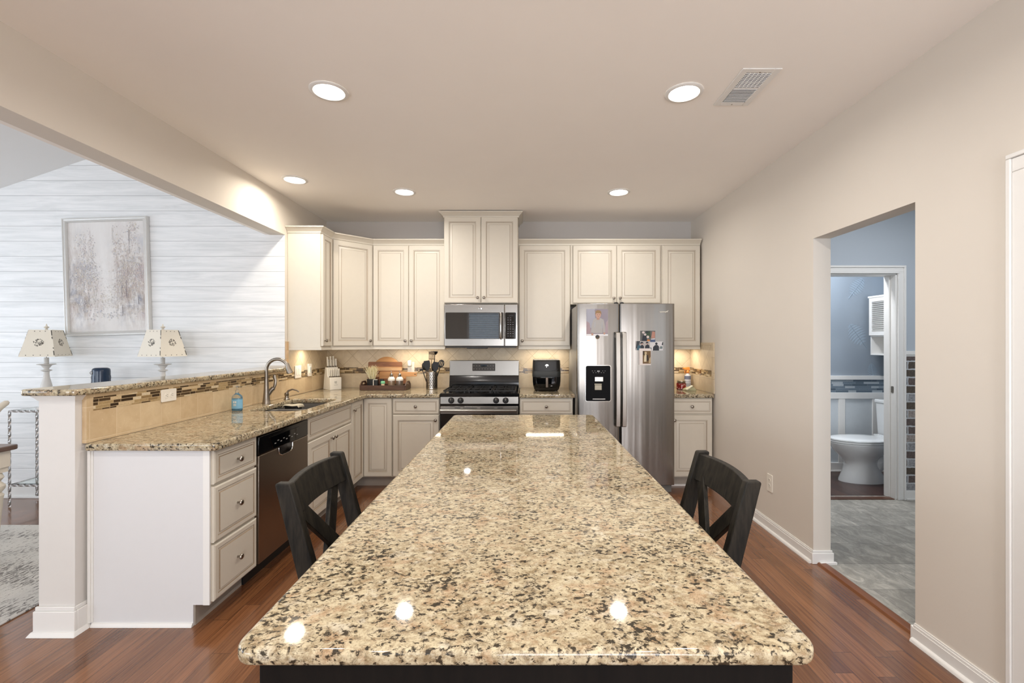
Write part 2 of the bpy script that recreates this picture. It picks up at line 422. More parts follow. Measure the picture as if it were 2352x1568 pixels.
# short return that closes the gap under the header
mb.box(XL-.14, XL-.001, 4.149, 4.2, 1.2, 2.39)
struct('wall_shiplap', mb, M_ship, smooth=False)
mb = MB(); mb.loft([[(-6.3, YF, zv(-6.3)), (-2.31, YF, zv(-2.31)), (-2.31, YF, zv(-2.31)+.1), (-6.3, YF, zv(-6.3)+.1)], [(-6.3, 4.15, zv(-6.3)), (-2.31, 4.15, zv(-2.31)), (-2.31, 4.15, zv(-2.31)+.1), (-6.3, 4.15, zv(-6.3)+.1)]])
struct('ceiling_living_room', mb, plain('living_ceiling_paint', (232, 231, 229), .85, nscale=3, var=.015), smooth=False)
mb = MB(); wall_x(mb, -6.3, -6.2, YF, 4.27, 2.4, [(-1.7, .5, .7, 2.15), (1.25, 3.45, .7, 2.15)]); struct('wall_living_room', mb, M_white, smooth=False)
mb = MB(); mb.box(-2.345, -2.31, YF, 4.15, ZC+.1, zv(-2.31)); mb.box(-2.345, -2.31, YF, 4.15, 2.393, ZC+.1)
struct('wall_living_room_upper', mb, M_ceil, smooth=False)
mb = MB(); mb.box(-6.2, -2.36, 4.13, 4.15, 0, .12); mb.box(-6.2, -2.36, 4.115, 4.13, 0, .022)
struct('baseboard_living_room', mb, M_white, bevel=.004)
# windows of the camera side (seen only in reflections)
def window_unit(n, x0, x1, z0, z1, y, blinds=False, mull=1):
    t = MB(); f = .05
    for a, b, c, d in ((x0-f, x0, z0-f, z1+f), (x1, x1+f, z0-f, z1+f), (x0, x1, z1, z1+f), (x0, x1, z0-f, z0)): t.box(a, b, y-.02, y+.03, c, d)
    for k in range(mull): zz = z0+(z1-z0)*(k+1)/(mull+1); t.box(x0, x1, y-.05, y-.02, zz-.02, zz+.02)
    o = struct('window_%d' % n, t, M_white, bevel=.004)
    if blinds:
        b = MB(); k = 0; zz = z1-.03
        while zz > z0+.02: b.bar((x0+.01, y-.01, zz), (x1-.01, y-.01, zz), .045, .002, (0, .5, 1)); zz -= .05
        b.build('blind_slats', M_white, o)
    return o
window_unit(1, -1.45, -.65, .75, 2.2, YF, True)
window_unit(2, -.2, 1.7, .05, 2.3, YF)  # glass door, added as an opening for the kitchen's fill light
window_unit(3, -5.8, -2.8, .7, 2.2, YF)
# baseboards
def base_x(mb, x, y0, y1, side=-1, h=.085):
    """baseboard with cap and shoe along Y; face at x, room on side"""
    s = side
    mb.box(x, x+s*.013, y0, y1, 0, h-.02); mb.box(x, x+s*.010, y0, y1, h-.02, h-.008); mb.box(x, x+s*.006, y0, y1, h-.008, h)
    mb.loft([[(x+s*.013, yy, 0), (x+s*.028, yy, 0), (x+s*.026, yy, .010), (x+s*.020, yy, .017), (x+s*.013, yy, .019)] for yy in (y0, y1)])
mb = MB(); base_x(mb, XR, OY1, 4.40); struct('baseboard_right', mb, M_white, ang=50)
mb = MB(); base_x(mb, XR, DY1+.075, OY0)
struct('baseboard_right_near', mb, M_white, ang=50)
mb = MB()
h = .085
mb.box(XR-.013, XR+.125, OY1-.013, OY1, 0, h-.015); mb.box(XR-.008, XR+.118, OY1-.009, OY1, h-.015, h); mb.box(XR+.03, XR+.135, OY1-.03, OY1-.013, .0, .018)
mb.box(XR-.013, XR+.125, OY0, OY0+.013, 0, h-.015)
struct('baseboard_opening', mb, M_white, bevel=.003)
mb = MB()
zb = .135
mb.box(-2.358, XL+.013, PY0-.012, PY0+.005, 0, zb-.02); mb.box(-2.353, XL+.007, PY0-.006, PY0+.005, zb-.02, zb)
mb.box(XL+.0005, XL+.013, PY0+.005, 2.262, 0, zb-.02); mb.box(XL+.0005, XL+.007, PY0+.005, 2.262, zb-.02, zb)
mb.loft([[(x_, y_, z_) for x_, y_, z_ in ((-2.375, PY0-.032, 0), (XL+.03, PY0-.032, 0), (XL+.03, 2.262, 0), (XL+.0, 2.262, 0), (XL, PY0, 0), (-2.345, PY0, 0), (-2.345, 2.4, 0), (-2.375, 2.4, 0))],
         [(x_, y_, z_) for x_, y_, z_ in ((-2.362, PY0-.018, .02), (XL+.017, PY0-.018, .02), (XL+.017, 2.262, .02), (XL+.0, 2.262, .02), (XL, PY0, .02), (-2.345, PY0, .02), (-2.345, 2.4, .02), (-2.362, 2.4, .02))]])
mb.box(-2.358, -2.3455, PY0+.005, 4.1, 0, zb-.02)
struct('baseboard_pony', mb, M_white, bevel=.003)
# small cap moulding under the bar top
mb = MB()
def ring_u(o, z): return [(-2.345-o, 4.1, z), (-2.345-o, PY0+.005-o, z), (XL+o, PY0+.005-o, z), (XL+o, PY0+.06, z), (XL-.02, PY0+.06, z), (XL-.02, PY0+.03, z), (-2.32, PY0+.03, z), (-2.32, 4.1, z)]
mb.loft([ring_u(.003, 1.128), ring_u(.007, 1.134), ring_u(.010, 1.140), ring_u(.020, 1.150), ring_u(.022, 1.154)])
struct('trim_1', mb, M_white)
# threshold in the right opening
mb = MB(); mb.loft([[(x_, yy, z_) for x_, z_ in ((XR+.015, 0), (XR+.022, .012), (XR+.06, .015), (XR+.075, .008), (XR+.08, 0))] for yy in (OY0+.012, OY1-.013)])
o = struct('trim_2', mb, wood('threshold_oak', (112, 68, 42), (134, 84, 52), 'Y', 5, .35)); 
# casing of the doorway near the camera and its door
mb = MB()
for (a, b) in ((0, .07),):
    for (p, q, dp) in ((0, .052, .018), (.052, .07, .024)):
        mb.box(XR-dp, XR-.0005, DY1+p, DY1+q, 0, 2.05+p); mb.box(XR-dp, XR-.0005, DY0-q, DY0-p, 0, 2.05+p); mb.box(XR-dp, XR-.0005, DY0-q, DY1+q, 2.05+p, 2.05+q)
struct('trim_3', mb, M_white, bevel=.003)
mb = MB(); mb.box(XR+.02, XR+.055, DY0+.003, DY1-.003, .01, 2.045)
for z0, z1 in ((.2, .9), (1.05, 1.9)):
    for y0, y1 in ((DY0+.1, DY0+.36), (DY0+.44, DY1-.1)): mb.box(XR+.014, XR+.02, y0, y1, z0, z1)
d = struct('door_1', mb, M_white, bevel=.006)
k = MB(); k.lathe([(.01, 0), (.01, -.03), (.026, -.04), (.028, -.055), (.02, -.066), (.001, -.068)], (XR+.02, DY0+.07, .95), 'X', 16); k.build('knob', M_nickel, d)

# ------------------------------------------------------------ hall and bathroom beyond the right opening
HX0, HX1, HY0, HY1 = XR+.111, 4.3, .35, 4.09
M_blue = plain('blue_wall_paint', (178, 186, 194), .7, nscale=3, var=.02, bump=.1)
def halltile():
    s = N('grey_stone_tile'); x, y, z = s.sep(s.obj())
    v = s.mapv(s.comb(x, y), (1, 1, 1), (0, 0, 0), (6.1, 3.1, 0))
    b = s.n('ShaderNodeTexBrick', {'Vector': v, 'Color1': (0, 0, 0, 1), 'Color2': (1, 1, 1, 1), 'Scale': 1.0, 'Mortar Size': .0015, 'Brick Width': .60, 'Row Height': .30}, offset=.5)
    n = s.noise(s.mapv(s.obj(), (2.2, 1.3, 1), (0, 0, .6)), 6.5, 9, .72, .9)
    col = s.ramp(n, [(.3, lin((126, 122, 114))), (.5, lin((152, 148, 139))), (.68, lin((186, 181, 170)))])
    col = s.mix(.25, col, b.outputs[0], 'OVERLAY')
    col = s.mix(s.math('MULTIPLY', b.outputs[1], .7), col, lin((98, 96, 92)))
    s.bump(s.math('SUBTRACT', 1.0, b.outputs[1]), .3, .001)
    return s.out(col, .4, 0.0)
mb = MB(); mb.box(XR+.04, HX1, HY0, HY1+.1, -.05, 0); struct('floor_hall', mb, halltile(), smooth=False)
mb = MB(); mb.box(XR+.04, HX1, HY0, 5.3, ZC, ZC+.1); struct('ceiling_hall', mb, M_white, smooth=False)
DX0, DX1 = 2.58, 3.361
mb = MB(); wall_y(mb, HY1, HY1+.12, HX0, HX1, ZC, [(DX0, DX1, 0, 2.03)]); struct('wall_hall_back', mb, M_blue, smooth=False)
mb = MB(); mb.box(HX1, HX1+.1, HY0, HY1+.12, 0, ZC); struct('wall_hall_right', mb, M_blue, smooth=False)
mb = MB(); wall_y(mb, HY0-.1, HY0, HX0, HX1+.1, ZC, [(2.35, 3.55, .9, 2.2)]); struct('wall_hall_front', mb, M_blue, smooth=False)
BX1, BY1 = 3.96, 4.987
mb = MB(); mb.box(HX0, BX1, HY1+.1, BY1, -.05, .0); struct('floor_bath', mb, M_bathfloor, smooth=False)
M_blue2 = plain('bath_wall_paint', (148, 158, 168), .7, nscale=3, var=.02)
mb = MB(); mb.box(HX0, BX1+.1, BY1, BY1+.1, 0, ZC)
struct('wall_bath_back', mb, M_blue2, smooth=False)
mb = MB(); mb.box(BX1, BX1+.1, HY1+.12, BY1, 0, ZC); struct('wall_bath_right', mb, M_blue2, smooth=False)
# casing around the bathroom door, jambs, baseboard, chair rail
mb = MB(); y = HY1
def casing(mb, x0, x1, z, y, wd=.07):
    for a, b, dp in ((.014, wd-.018, .012), (0, .014, .017), (wd-.018, wd, .02)):
        mb.box(x1+a, x1+b, y-dp, y-.0005, 0, z+a); mb.box(x0-b, x0-a, y-dp, y-.0005, 0, z+a); mb.box(x0-b, x1+b, y-dp, y-.0005, z+a, z+b)
casing(mb, DX0, DX1, 2.03, y)
mb.box(DX1-.012, DX1+.001, y, y+.12, 0, 2.03); mb.box(DX0-.001, DX0+.012, y, y+.12, 0, 2.03); mb.box(DX0, DX1, y, y+.12, 2.018, 2.031)
mb.box(DX1-.024, DX1-.012, y+.06, y+.12, 0, 2.03); mb.box(DX0+.012, DX0+.024, y+.06, y+.12, 0, 2.03)
d2 = struct('trim_4', mb, M_white, bevel=.002)
k = MB(); k.prism(rrect(-.012, .012, -.028, .028, .008), 0, .003); 
k = MB(); k.at(frame((DX1-.0125, y+.034, .985), (0, 1, 0), (-1, 0, 0))); k.prism(rrect(-.014, .014, -.03, .03, .008), 0, .002); k.at(Matrix.Identity(4))
k.build('strike_plate', M_nickel, d2)
mb = MB(); mb.box(DX0, DX1-.024, y-.005, y+.06, 0, .008); struct('trim_7', mb, wood('bath_threshold', (70, 44, 32), (96, 62, 44), 'X', 5, .35), bevel=.002)
mb = MB(); mb.box(DX1+.07, HX1, y-.014, y, 0, .085); mb.box(DX1+.07, HX1, y-.026, y-.014, 0, .016); struct('baseboard_hall', mb, M_white, bevel=.003)
mb = MB(); mb.box(DX1+.07, HX1, y-.02, y, 1.30, 1.335); mb.box(DX1+.07, HX1, y-.012, y, 1.285, 1.30); struct('trim_5', mb, M_white, bevel=.003)
def brickmat():
    s = N('tumbled_brick'); x, yy, z = s.sep(s.obj()); v = s.comb(s.math('ADD', x, 9.98), s.math('ADD', z, 7.0))
    v = s.mix(.014, v, s.n('ShaderNodeTexNoise', {'Vector': s.obj(), 'Scale': 30.0}).outputs[1])
    b = s.n('ShaderNodeTexBrick', {'Vector': v, 'Color1': (0, 0, 0, 1), 'Color2': (1, 1, 1, 1), 'Scale': 1.0, 'Mortar Size': .007, 'Mortar Smooth': .3, 'Brick Width': .205, 'Row Height': .072}, offset=.37)
    col = s.ramp(b.outputs[0], [(0, lin((96, 84, 80))), (.28, lin((142, 142, 144))), (.5, lin((96, 98, 110))), (.7, lin((84, 74, 64))), (.85, lin((150, 140, 134)))], 'CONSTANT')
    col = s.mix(.8, col, s.ramp(s.noise(s.obj(), 60, 5, .75), [(.3, (.4, .4, .4)), (.7, (1.6, 1.6, 1.6))]), 'MULTIPLY')
    col = s.mix(b.outputs[1], col, lin((186, 188, 190)))
    s.bump(s.math('SUBTRACT', 1.0, b.outputs[1]), .7, .004)
    return s.out(col, .7, 0.0)
mb = MB(); mb.box(DX1+.07, HX1, y-.01, y-.0005, .085, 1.285); tag(mb.build('brick_wainscot', brickmat(), smooth=False), 'dark grey and brown brick panelling on the hall wall under the chair rail', 'brick panelling')
# bathroom wainscot
m = MB(); m.box(HX0+.001, BX1-.001, BY1-.008, BY1-.0005, .001, .864); t = struct('trim_6', m, plain('wainscot_paint', (208, 214, 218), .5))
xa_, xb_, yb_ = HX0+.001, BX1-.001, BY1-.0005
m = MB(); m.box(xa_, xb_, BY1-.02, yb_, 1.005, 1.048); m.box(xa_, xb_, BY1-.02, yb_, .797, .864); m.box(xa_, xb_, BY1-.02, yb_, .001, .10); m.box(xa_, xb_, BY1-.03, BY1-.02, .001, .018)
for xx in (2.4, 3.0, 3.20+.25, 3.42+.4): m.box(xx, xx+.07, BY1-.018, BY1, .1, .8)
for xx in (3.18,): m.box(xx, xx+.075, BY1-.018, BY1, .1, .8)
m.build('battens', M_white, t, bevel=.002)
m = MB(); m.box(xa_, xb_, BY1-.012, yb_, .864, 1.005)
m.build('mosaic_band', mosaic('grey_mosaic', 'X', (0, .864), .0235, .26, [(0, lin((96, 110, 122))), (.2, lin((140, 152, 160))), (.4, lin((112, 126, 138))), (.6, lin((170, 178, 184))), (.75, lin((84, 98, 110))), (.9, lin((150, 160, 168)))], .0015, (150, 158, 162)), t)
# white leaf stencils on the blue wall
M_leaf = plain('leaf_stencil_paint', (156, 171, 184), .7)
def leaf(cx, cz, L, ang, lab):
    m = MB(); yb = BY1-.0015; ca, sa = math.cos(ang), math.sin(ang)
    def P(a, b): return (cx+a*ca-b*sa, yb, cz+a*sa+b*ca)
    for i in range(9):
        u = -L/2+L*.86*i/8; wd = .38*L*math.sin(PI*(i+1.2)/10.4)**.8
        for sgn in (1, -1):
            p0, p1 = P(u, 0), P(u+L*.02, sgn*wd*.55); p2 = P(u+L*.10, sgn*wd); p3 = P(u+L*.085, sgn*wd*.5); p4 = P(u+L*.055, 0)
            v = [p0, p1, p2, p3, p4]; m.add(v+[(q[0], q[1]+.001, q[2]) for q in v], [(0, 1, 2, 3, 4), (9, 8, 7, 6, 5), (0, 5, 6, 1), (1, 6, 7, 2), (2, 7, 8, 3), (3, 8, 9, 4)])
    m.bar(P(-L/2, 0), P(L*.72, 0), .004, .004, (0, 1, 0))
    tag(m.build('leaf_decal', M_leaf), lab, 'wall decal')
leaf(3.66, 1.50, .26, -.95, 'pale leaf stencil on the blue bathroom wall left of the louvred cabinet')
leaf(3.66, 2.02, .22, -2.2, 'pale leaf stencil on the blue bathroom wall near the top of the doorway')
leaf(3.83, 1.10, .16, -1.4, 'small pale leaf stencil on the bathroom wall just above the mosaic band')
# louvred wall cabinet
t = thing('louvered_cabinet', 'white louvred bathroom wall cabinet with open shelf above the toilet', 'cabinet', (3.76, 4.6, 1.276))
m = MB(); x0, x1, y0, y1 = 3.765, BX1-.002, 4.36, 4.93
m.box(x0, x1, y0, y0+.015, 1.276, 1.89); m.box(x0, x1, y1-.015, y1, 1.276, 1.89); m.box(x0, x1-.01, y0+.015, y1-.015, 1.276, 1.291); m.box(x0, x1-.01, y0+.015, y1-.015, 1.47, 1.485); m.box(x1-.01, x1-.0005, y0+.015, y1-.015, 1.276, 1.89)
m.box(x0-.015, x1, y0-.015, y1+.02, 1.89, 1.91); m.build('body', M_white, t, bevel=.002)
for a, b in ((y0, (y0+y1)/2-.002), ((y0+y1)/2+.002, y1)):
    m = MB(); z0, z1 = 1.487, 1.887; xx = x0-.016; s_ = .04
    m.box(xx, x0-.001, a, a+s_, z0, z1); m.box(xx, x0-.001, b-s_, b, z0, z1); m.box(xx, x0-.001, a+s_, b-s_, z0, z0+s_); m.box(xx, x0-.001, a+s_, b-s_, z1-s_, z1)
    z = z0+s_+.01
    while z < z1-s_-.005: m.bar((xx+.007, a+s_, z), (xx+.007, b-s_, z), .022, .004, (.9, 0, 1)); z += .021
    m.build('louvered_door', M_white, t)
# toilet
t = thing('toilet', 'white toilet with closed lid seen side on in the bathroom', 'toilet', (3.45, 4.65, 0))
M_por = plain('porcelain', (232, 234, 234), .08, var=.01)
def ell(cx, cy, z, a, b, n=28, egg=0.0):
    r = []
    for k in range(n):
        q = 2*PI*k/n; xx = math.cos(q); r.append((cx+a*xx, cy+b*math.sin(q)*(1+egg*xx), z))
    return r
m = MB()
m.loft([ell(3.47, 4.65, 0, .235, .13), ell(3.47, 4.65, .02, .232, .13), ell(3.46, 4.65, .10, .185, .115), ell(3.45, 4.65, .18, .155, .105), ell(3.44, 4.65, .225, .165, .112), ell(3.435, 4.65, .27, .21, .135), ell(3.435, 4.65, .32, .255, .165, egg=.05),
        ell(3.435, 4.65, .37, .285, .187, egg=.08), ell(3.43, 4.65, .392, .287, .19, egg=.08), ell(3.43, 4.65, .398, .28, .185, egg=.08)])
m.build('bowl', M_por, t)
m = MB(); m.loft([ell(3.43, 4.65, .400, .283, .188, egg=.08), ell(3.43, 4.65, .403, .288, .192, egg=.08), ell(3.43, 4.65, .415, .288, .192, egg=.08), ell(3.43, 4.65, .418, .284, .188, egg=.08)]); m.build('seat', M_por, t)
m = MB(); m.loft([ell(3.43, 4.65, .4215, .283, .188, egg=.08), ell(3.43, 4.65, .424, .288, .192, egg=.08), ell(3.43, 4.65, .436, .286, .19, egg=.08), ell(3.44, 4.65, .444, .25, .16, egg=.08), ell(3.46, 4.65, .446, .15, .09)])
m.box(3.68, 3.73, 4.52, 4.78, .42, .452); m.build('lid', M_por, t)
m = MB(); m.prism(rrect(3.742, 3.945, 4.45, 4.85, .03), .40, .41)
m.loft([[(3.83+(px-3.83)*s_, 4.65+(py-4.65)*s_, z) for px, py in rrect(3.742, 3.945, 4.45, 4.85, .035)] for z, s_ in ((.39, .86), (.42, .9), (.6, .95), (.775, 1.0))]); m.build('tank', M_por, t)
m = MB(); m.prism(rrect(3.735, 3.948, 4.44, 4.86, .035), .776, .81); m.build('tank_lid', M_por, t, bevel=.008)
m = MB(); m.tube([(3.74, 4.50, .72), (3.725, 4.50, .72), (3.72, 4.53, .715), (3.72, 4.57, .71)], .007); m.build('flush_lever', M_chrome, t)
m = MB(); m.tube([(3.50, 4.65, .06), (3.60, 4.65, .16), (3.68, 4.65, .22), (3.78, 4.65, .20), (3.84, 4.65, .10), (3.84, 4.65, .002)], [.07, .075, .08, .08, .075, .075], 16); m.box(3.60, 3.88, 4.60, 4.70, .28, .395); m.box(3.4, 3.86, 4.56, 4.74, .0, .03); m.build('trapway', M_por, t, bevel=.01, seg=3)
area('hall_fill_light', (3.0, 3.0, 2.70), (0, 0, 0), .3, .3, 11, (.94, .96, 1.0), shape='DISK')  # added fill without a fixture, brightens the hall
area('bath_fill_light', (2.9, 4.5, 2.70), (0, 0, 0), .3, .3, 17, (.92, .95, 1.0), shape='DISK')  # added fill without a fixture, brightens the bathroom
# unseen hall window, added to carry the hall's fill panel
mb = MB(); f = .05; x0, x1, z0, z1 = 2.35, 3.55, .9, 2.2
for a, b, c, d_ in ((x0-f, x0, z0-f, z1+f), (x1, x1+f, z0-f, z1+f), (x0-f, x1+f, z1, z1+f), (x0-f, x1+f, z0-f, z0), (x0, x1, 1.53, 1.57)): mb.box(a, b, HY0-.01, HY0+.02, c, d_)
struct('window_4', mb, M_white, bevel=.003)

# ------------------------------------------------------------ cabinets
CM = [M_cab, M_glaze]
DOOR = [(0, 0, 0), (0, .015, 0), (.004, .020, 0), (.048, .020, 0), (.0505, .0175, 1), (.055, .0175, 0), (.0575, .012, 1), (.078, .0165, 0), (.0805, .0195, 1)]
DRAW = [(0, 0, 0), (0, .014, 0), (.005, .018, 0), (.018, .018, 0), (.0205, .0155, 1), (.026, .0155, 0), (.0285, .019, 1)]
def panel(mb, w, h, prof, k=1.0):
    rings = []; prev = None
    for i, (ins, d, mi) in enumerate(prof):
        ins *= k
        r = [(ins, ins, d), (w-ins, ins, d), (w-ins, h-ins, d), (ins, h-ins, d)]
        if prev is not None: mb.loft([prev, r], False, mi)
        else: mb.add(r, [(0, 1, 2, 3)], 0)
        prev = r
    mb.add(prev, [(0, 1, 2, 3)], 0)
def knob(mb, u, v, n=.02):
    mb.lathe([(.0055, n-.001), (.0045, n+.010), (.006, n+.014), (.0135, n+.018), (.0155, n+.023), (.013, n+.028), (.006, n+.031), (.0005, n+.0315)], (u, v, 0), 'Z', 16)
def add_front(parent, name, F, w, h, prof, kn=None, k=1.0, label=None):
    m = MB(); m.at(F); panel(m, w, h, prof, k); d = m.build(name, CM, parent, ang=25, label=label)
    for (u, v) in (kn or []):
        q = MB(); q.at(F); knob(q, u, v, prof[-1][1]); q.build('knob', M_nickel, d)
    return d
def carcass(t, x0, x1, y0, y1, z0, z1, name='body', m_=None):
    m = MB(); m.box(x0, x1, y0, y1, z0, z1); return m.build(name, m_ or M_cab, t, bevel=.0015)

UZ0, UZ1 = 1.362, 2.432
UYF = YB-.305            # front face of the standard uppers
g = .003
def upper(name, lab, x0, x1, z0, z1, yf, doors, knobs_z=.05, rail=True, zd0=.016, zd1=.02):
    t = thing(name, lab, 'cabinet', ((x0+x1)/2, YB-.15, z0))
    carcass(t, x0+.001, x1-.001, yf, YB-.001, z0, z1)
    for (a, b, ks) in doors:
        F = frame((a, yf, z0+zd0), (1, 0, 0), (0, -1, 0)); ww = b-a; hh = z1-zd1-(z0+zd0)
        add_front(t, 'door', F, ww, hh, DOOR, [((.03 if ks == 'l' else ww-.03), knobs_z)])
    if rail:
        m = MB(); m.box(x0+.001, x1-.001, yf-.012, yf+.012, z0-.022, z0+.001); m.box(x0+.001, x1-.001, yf-.02, yf+.005, z0-.022, z0-.014); m.build('light_rail', M_cab, t, bevel=.002)
    return t
# left end cabinet, door facing right
t = thing('wall_cabinet', 'cream wall cabinet with tall blank end panel at the left end of the uppers', 'cabinet', (-2.0, 4.3, UZ0))
Yc0, Yc1 = 4.20, 4.42
carcass(t, XL+.002, -1.865, Yc0, Yc1, UZ0, UZ1)
m = MB(); m.box(XL+.002, -1.867, Yc0-.006, Yc0, UZ0+.002, UZ1); m.build('end_panel', M_cab, t, bevel=.001)
F = frame((-1.865, Yc0+.004, UZ0+.016), (0, 1, 0), (1, 0, 0)); add_front(t, 'door', F, Yc1-Yc0-.012, UZ1-UZ0-.036, DOOR, [(.03, .05)], k=.8)
m = MB(); m.box(XL+.002, -1.855, Yc0-.012, Yc0+.012, UZ0-.022, UZ0+.001); m.box(-1.877, -1.853, Yc0+.0125, Yc1, UZ0-.022, UZ0+.001); m.build('light_rail', M_cab, t, bevel=.002)
# diagonal corner cabinet
t = thing('corner_wall_cabinet', 'cream diagonal corner wall cabinet with one tall raised panel door', 'cabinet', (-1.9, 4.7, UZ0))
pA, pB = (-1.865, Yc1+.001), (-1.556, UYF)
m = MB(); m.prism([(XL+.002, Yc1+.001), pA, pB, (-1.556, YB-.002), (XL+.002, YB-.002)], UZ0, UZ1); m.build('body', M_cab, t, bevel=.0015)
L = math.dist(pA, pB); ud = Vector((pB[0]-pA[0], pB[1]-pA[1], 0)).normalized(); nd = Vector((ud.y, -ud.x, 0))
F = frame(Vector((pA[0], pA[1], UZ0+.016))+ud*.016, ud, nd); add_front(t, 'door', F, L-.032, UZ1-UZ0-.036, DOOR, [(L-.062, .05)])
m = MB(); a = Vector((pA[0], pA[1], UZ0-.011)); b = Vector((pB[0], pB[1], UZ0-.011)); m.bar(a, b, .024, .024); m.build('light_rail', M_cab, t, bevel=.002)
upper('wall_cabinet', 'cream double door wall cabinet above the cutting boards, left of the microwave', -1.555, -.804, UZ0, UZ1, UYF, [(-1.548, -1.183, 'r'), (-1.179, -.810, 'l')])
upper('wall_cabinet', 'tallest cream double door wall cabinet, standing above the microwave up to the ceiling', -.803, -.047, 1.808, 2.690, YB-.40, [(-.797, -.427, 'r'), (-.423, -.053, 'l')], rail=False, zd0=.006, zd1=.008)
upper('wall_cabinet', 'cream single door wall cabinet above the air fryer', -.046, .492, UZ0, UZ1, UYF, [(-.036, .484, 'l')])
upper('wall_cabinet', 'short cream double door wall cabinet directly above the refrigerator', .493, 1.436, 1.806, UZ1, UYF, [(.519, .968, 'r'), (.972, 1.421, 'l')], rail=False, zd0=.012)
upper('wall_cabinet', 'narrow cream wall cabinet between the refrigerator and the right wall', 1.437, 1.838, UZ0, UZ1, UYF, [(1.449, 1.832, 'l')])
# crown mouldings
CP = [(0, -.012), (.006, -.012), (.008, 0), (.014, .008), (.030, .022), (.042, .032), (.046, .034), (.046, .044), (0, .044)]
def crown(path, z, prof, m_, name, lab, extra=None):
    """sweep (out, up) profile along XY path with mitres; outward = right side of travel"""
    rings = []; P = [Vector((p[0], p[1], 0)) for p in path]
    for i, p in enumerate(P):
        d0 = (P[i]-P[i-1]).normalized() if i else (P[1]-P[0]).normalized()
        d1 = (P[i+1]-P[i]).normalized() if i < len(P)-1 else d0
        n0 = Vector((d0.y, -d0.x, 0)); n1 = Vector((d1.y, -d1.x, 0)); b = (n0+n1); b = b/(b.length**2)*2
        rings.append([tuple(p+b*o_+Vector((0, 0, z+u))) for o_, u in prof])
    mb = MB(); mb.loft(rings); return tag(mb.build(name, m_, ang=25), lab, 'crown molding')
crown([(XL+.003, Yc0-.006), (-1.865, Yc0-.006), (-1.865, Yc1), (-1.556, UYF), (-.805, UYF)], UZ1, CP, M_cab, 'crown_molding', 'cream crown molding stepping around the corner cabinet left of the microwave')
crown([(-.803, YB-.01), (-.803, YB-.40), (-.047, YB-.40), (-.047, YB-.01)], 2.692, [(a, min(b, .044)) for a, b in CP], M_cab, 'crown_molding', 'cream crown molding on the tall cabinet above the microwave')
crown([(-.045, UYF), (1.838, UYF)], UZ1, CP, M_cab, 'crown_molding', 'long cream crown molding over the cabinets right of the microwave')

# base cabinets ------------------------------------------------
CT = .914; CB = .876; BYF = YB-.61; BXF = XL+.61     # faces of back run / left run
TK = .105
def toe(t, x0, x1, y0, y1):
    m = MB(); m.box(x0, x1, y0, y1, .0, TK+.002); return m.build('toe_kick', M_toe, t)
# three drawer base at the near end
Y0, Y1 = 2.272, 2.645
t = thing('base_cabinet', 'cream three drawer base cabinet with white end panel at the near end of the counter', 'cabinet', (-1.86, 2.45, 0))
carcass(t, XL+.025, BXF, Y0, Y1-.001, TK, CB); toe(t, XL+.025, BXF-.075, Y0, Y1-.001)
m = MB(); m.loft([[(XL+.012, y_, 0), (-1.64, y_, 0), (-1.64, y_, TK), (BXF+.002, y_, TK), (BXF+.002, y_, CB), (XL+.012, y_, CB)] for y_ in (Y0-.008, Y0)]); m.build('end_panel', plain('end_panel_paint', (218, 217, 217), .4, var=.01), t, bevel=.001)
m = MB(); m.box(XL+.012, XL+.026, Y0-.018, Y0-.008, .02, CB-.002); m.box(XL+.026, XL+.034, Y0-.012, Y0-.008, .02, CB-.002); m.build('scribe_strip', M_white, t); m = MB(); m.box(BXF-.03, BXF+.002, Y0-.010, Y0-.008, TK, CB); m.build('scribe_strip', M_white, t)
m = MB(); m.loft([[(XL+.03, Y0-.008, 0), (XL+.03, Y0-.022, 0), (XL+.03, Y0-.020, .010), (XL+.03, Y0-.014, .017), (XL+.03, Y0-.008, .018)], [(-1.64, Y0-.008, 0), (-1.64, Y0-.022, 0), (-1.64, Y0-.020, .010), (-1.64, Y0-.014, .017), (-1.64, Y0-.008, .018)]]); m.build('shoe_molding', M_white, t)
for z0, z1 in ((.700, .868), (.408, .688), (.116, .396)):
    F = frame((BXF, Y0+.004, z0), (0, 1, 0), (1, 0, 0)); ww = Y1-Y0-.010
    add_front(t, 'drawer', F, ww, z1-z0, DRAW if z0 > .6 else [(a*1.05, b, c) for a, b, c in DRAW], [(ww/2, (z1-z0)/2)], k=1.4)
# dishwasher
Y0, Y1 = 2.648, 3.258
t = thing('dishwasher', 'stainless steel dishwasher with black control strip under the left counter', 'dishwasher', (-1.85, 2.95, 0))
carcass(t, XL+.03, BXF-.03, Y0, Y1, .1, CB-.006, 'tub', M_blackm)
m = MB(); m.box(BXF-.08, BXF-.075+.01, Y0, Y1, 0, .11); m.build('toe_panel', M_blackm, t)
m = MB(); xf = BXF+.022; 
hy0, hy1 = (Y0+Y1)/2-.085, (Y0+Y1)/2+.085
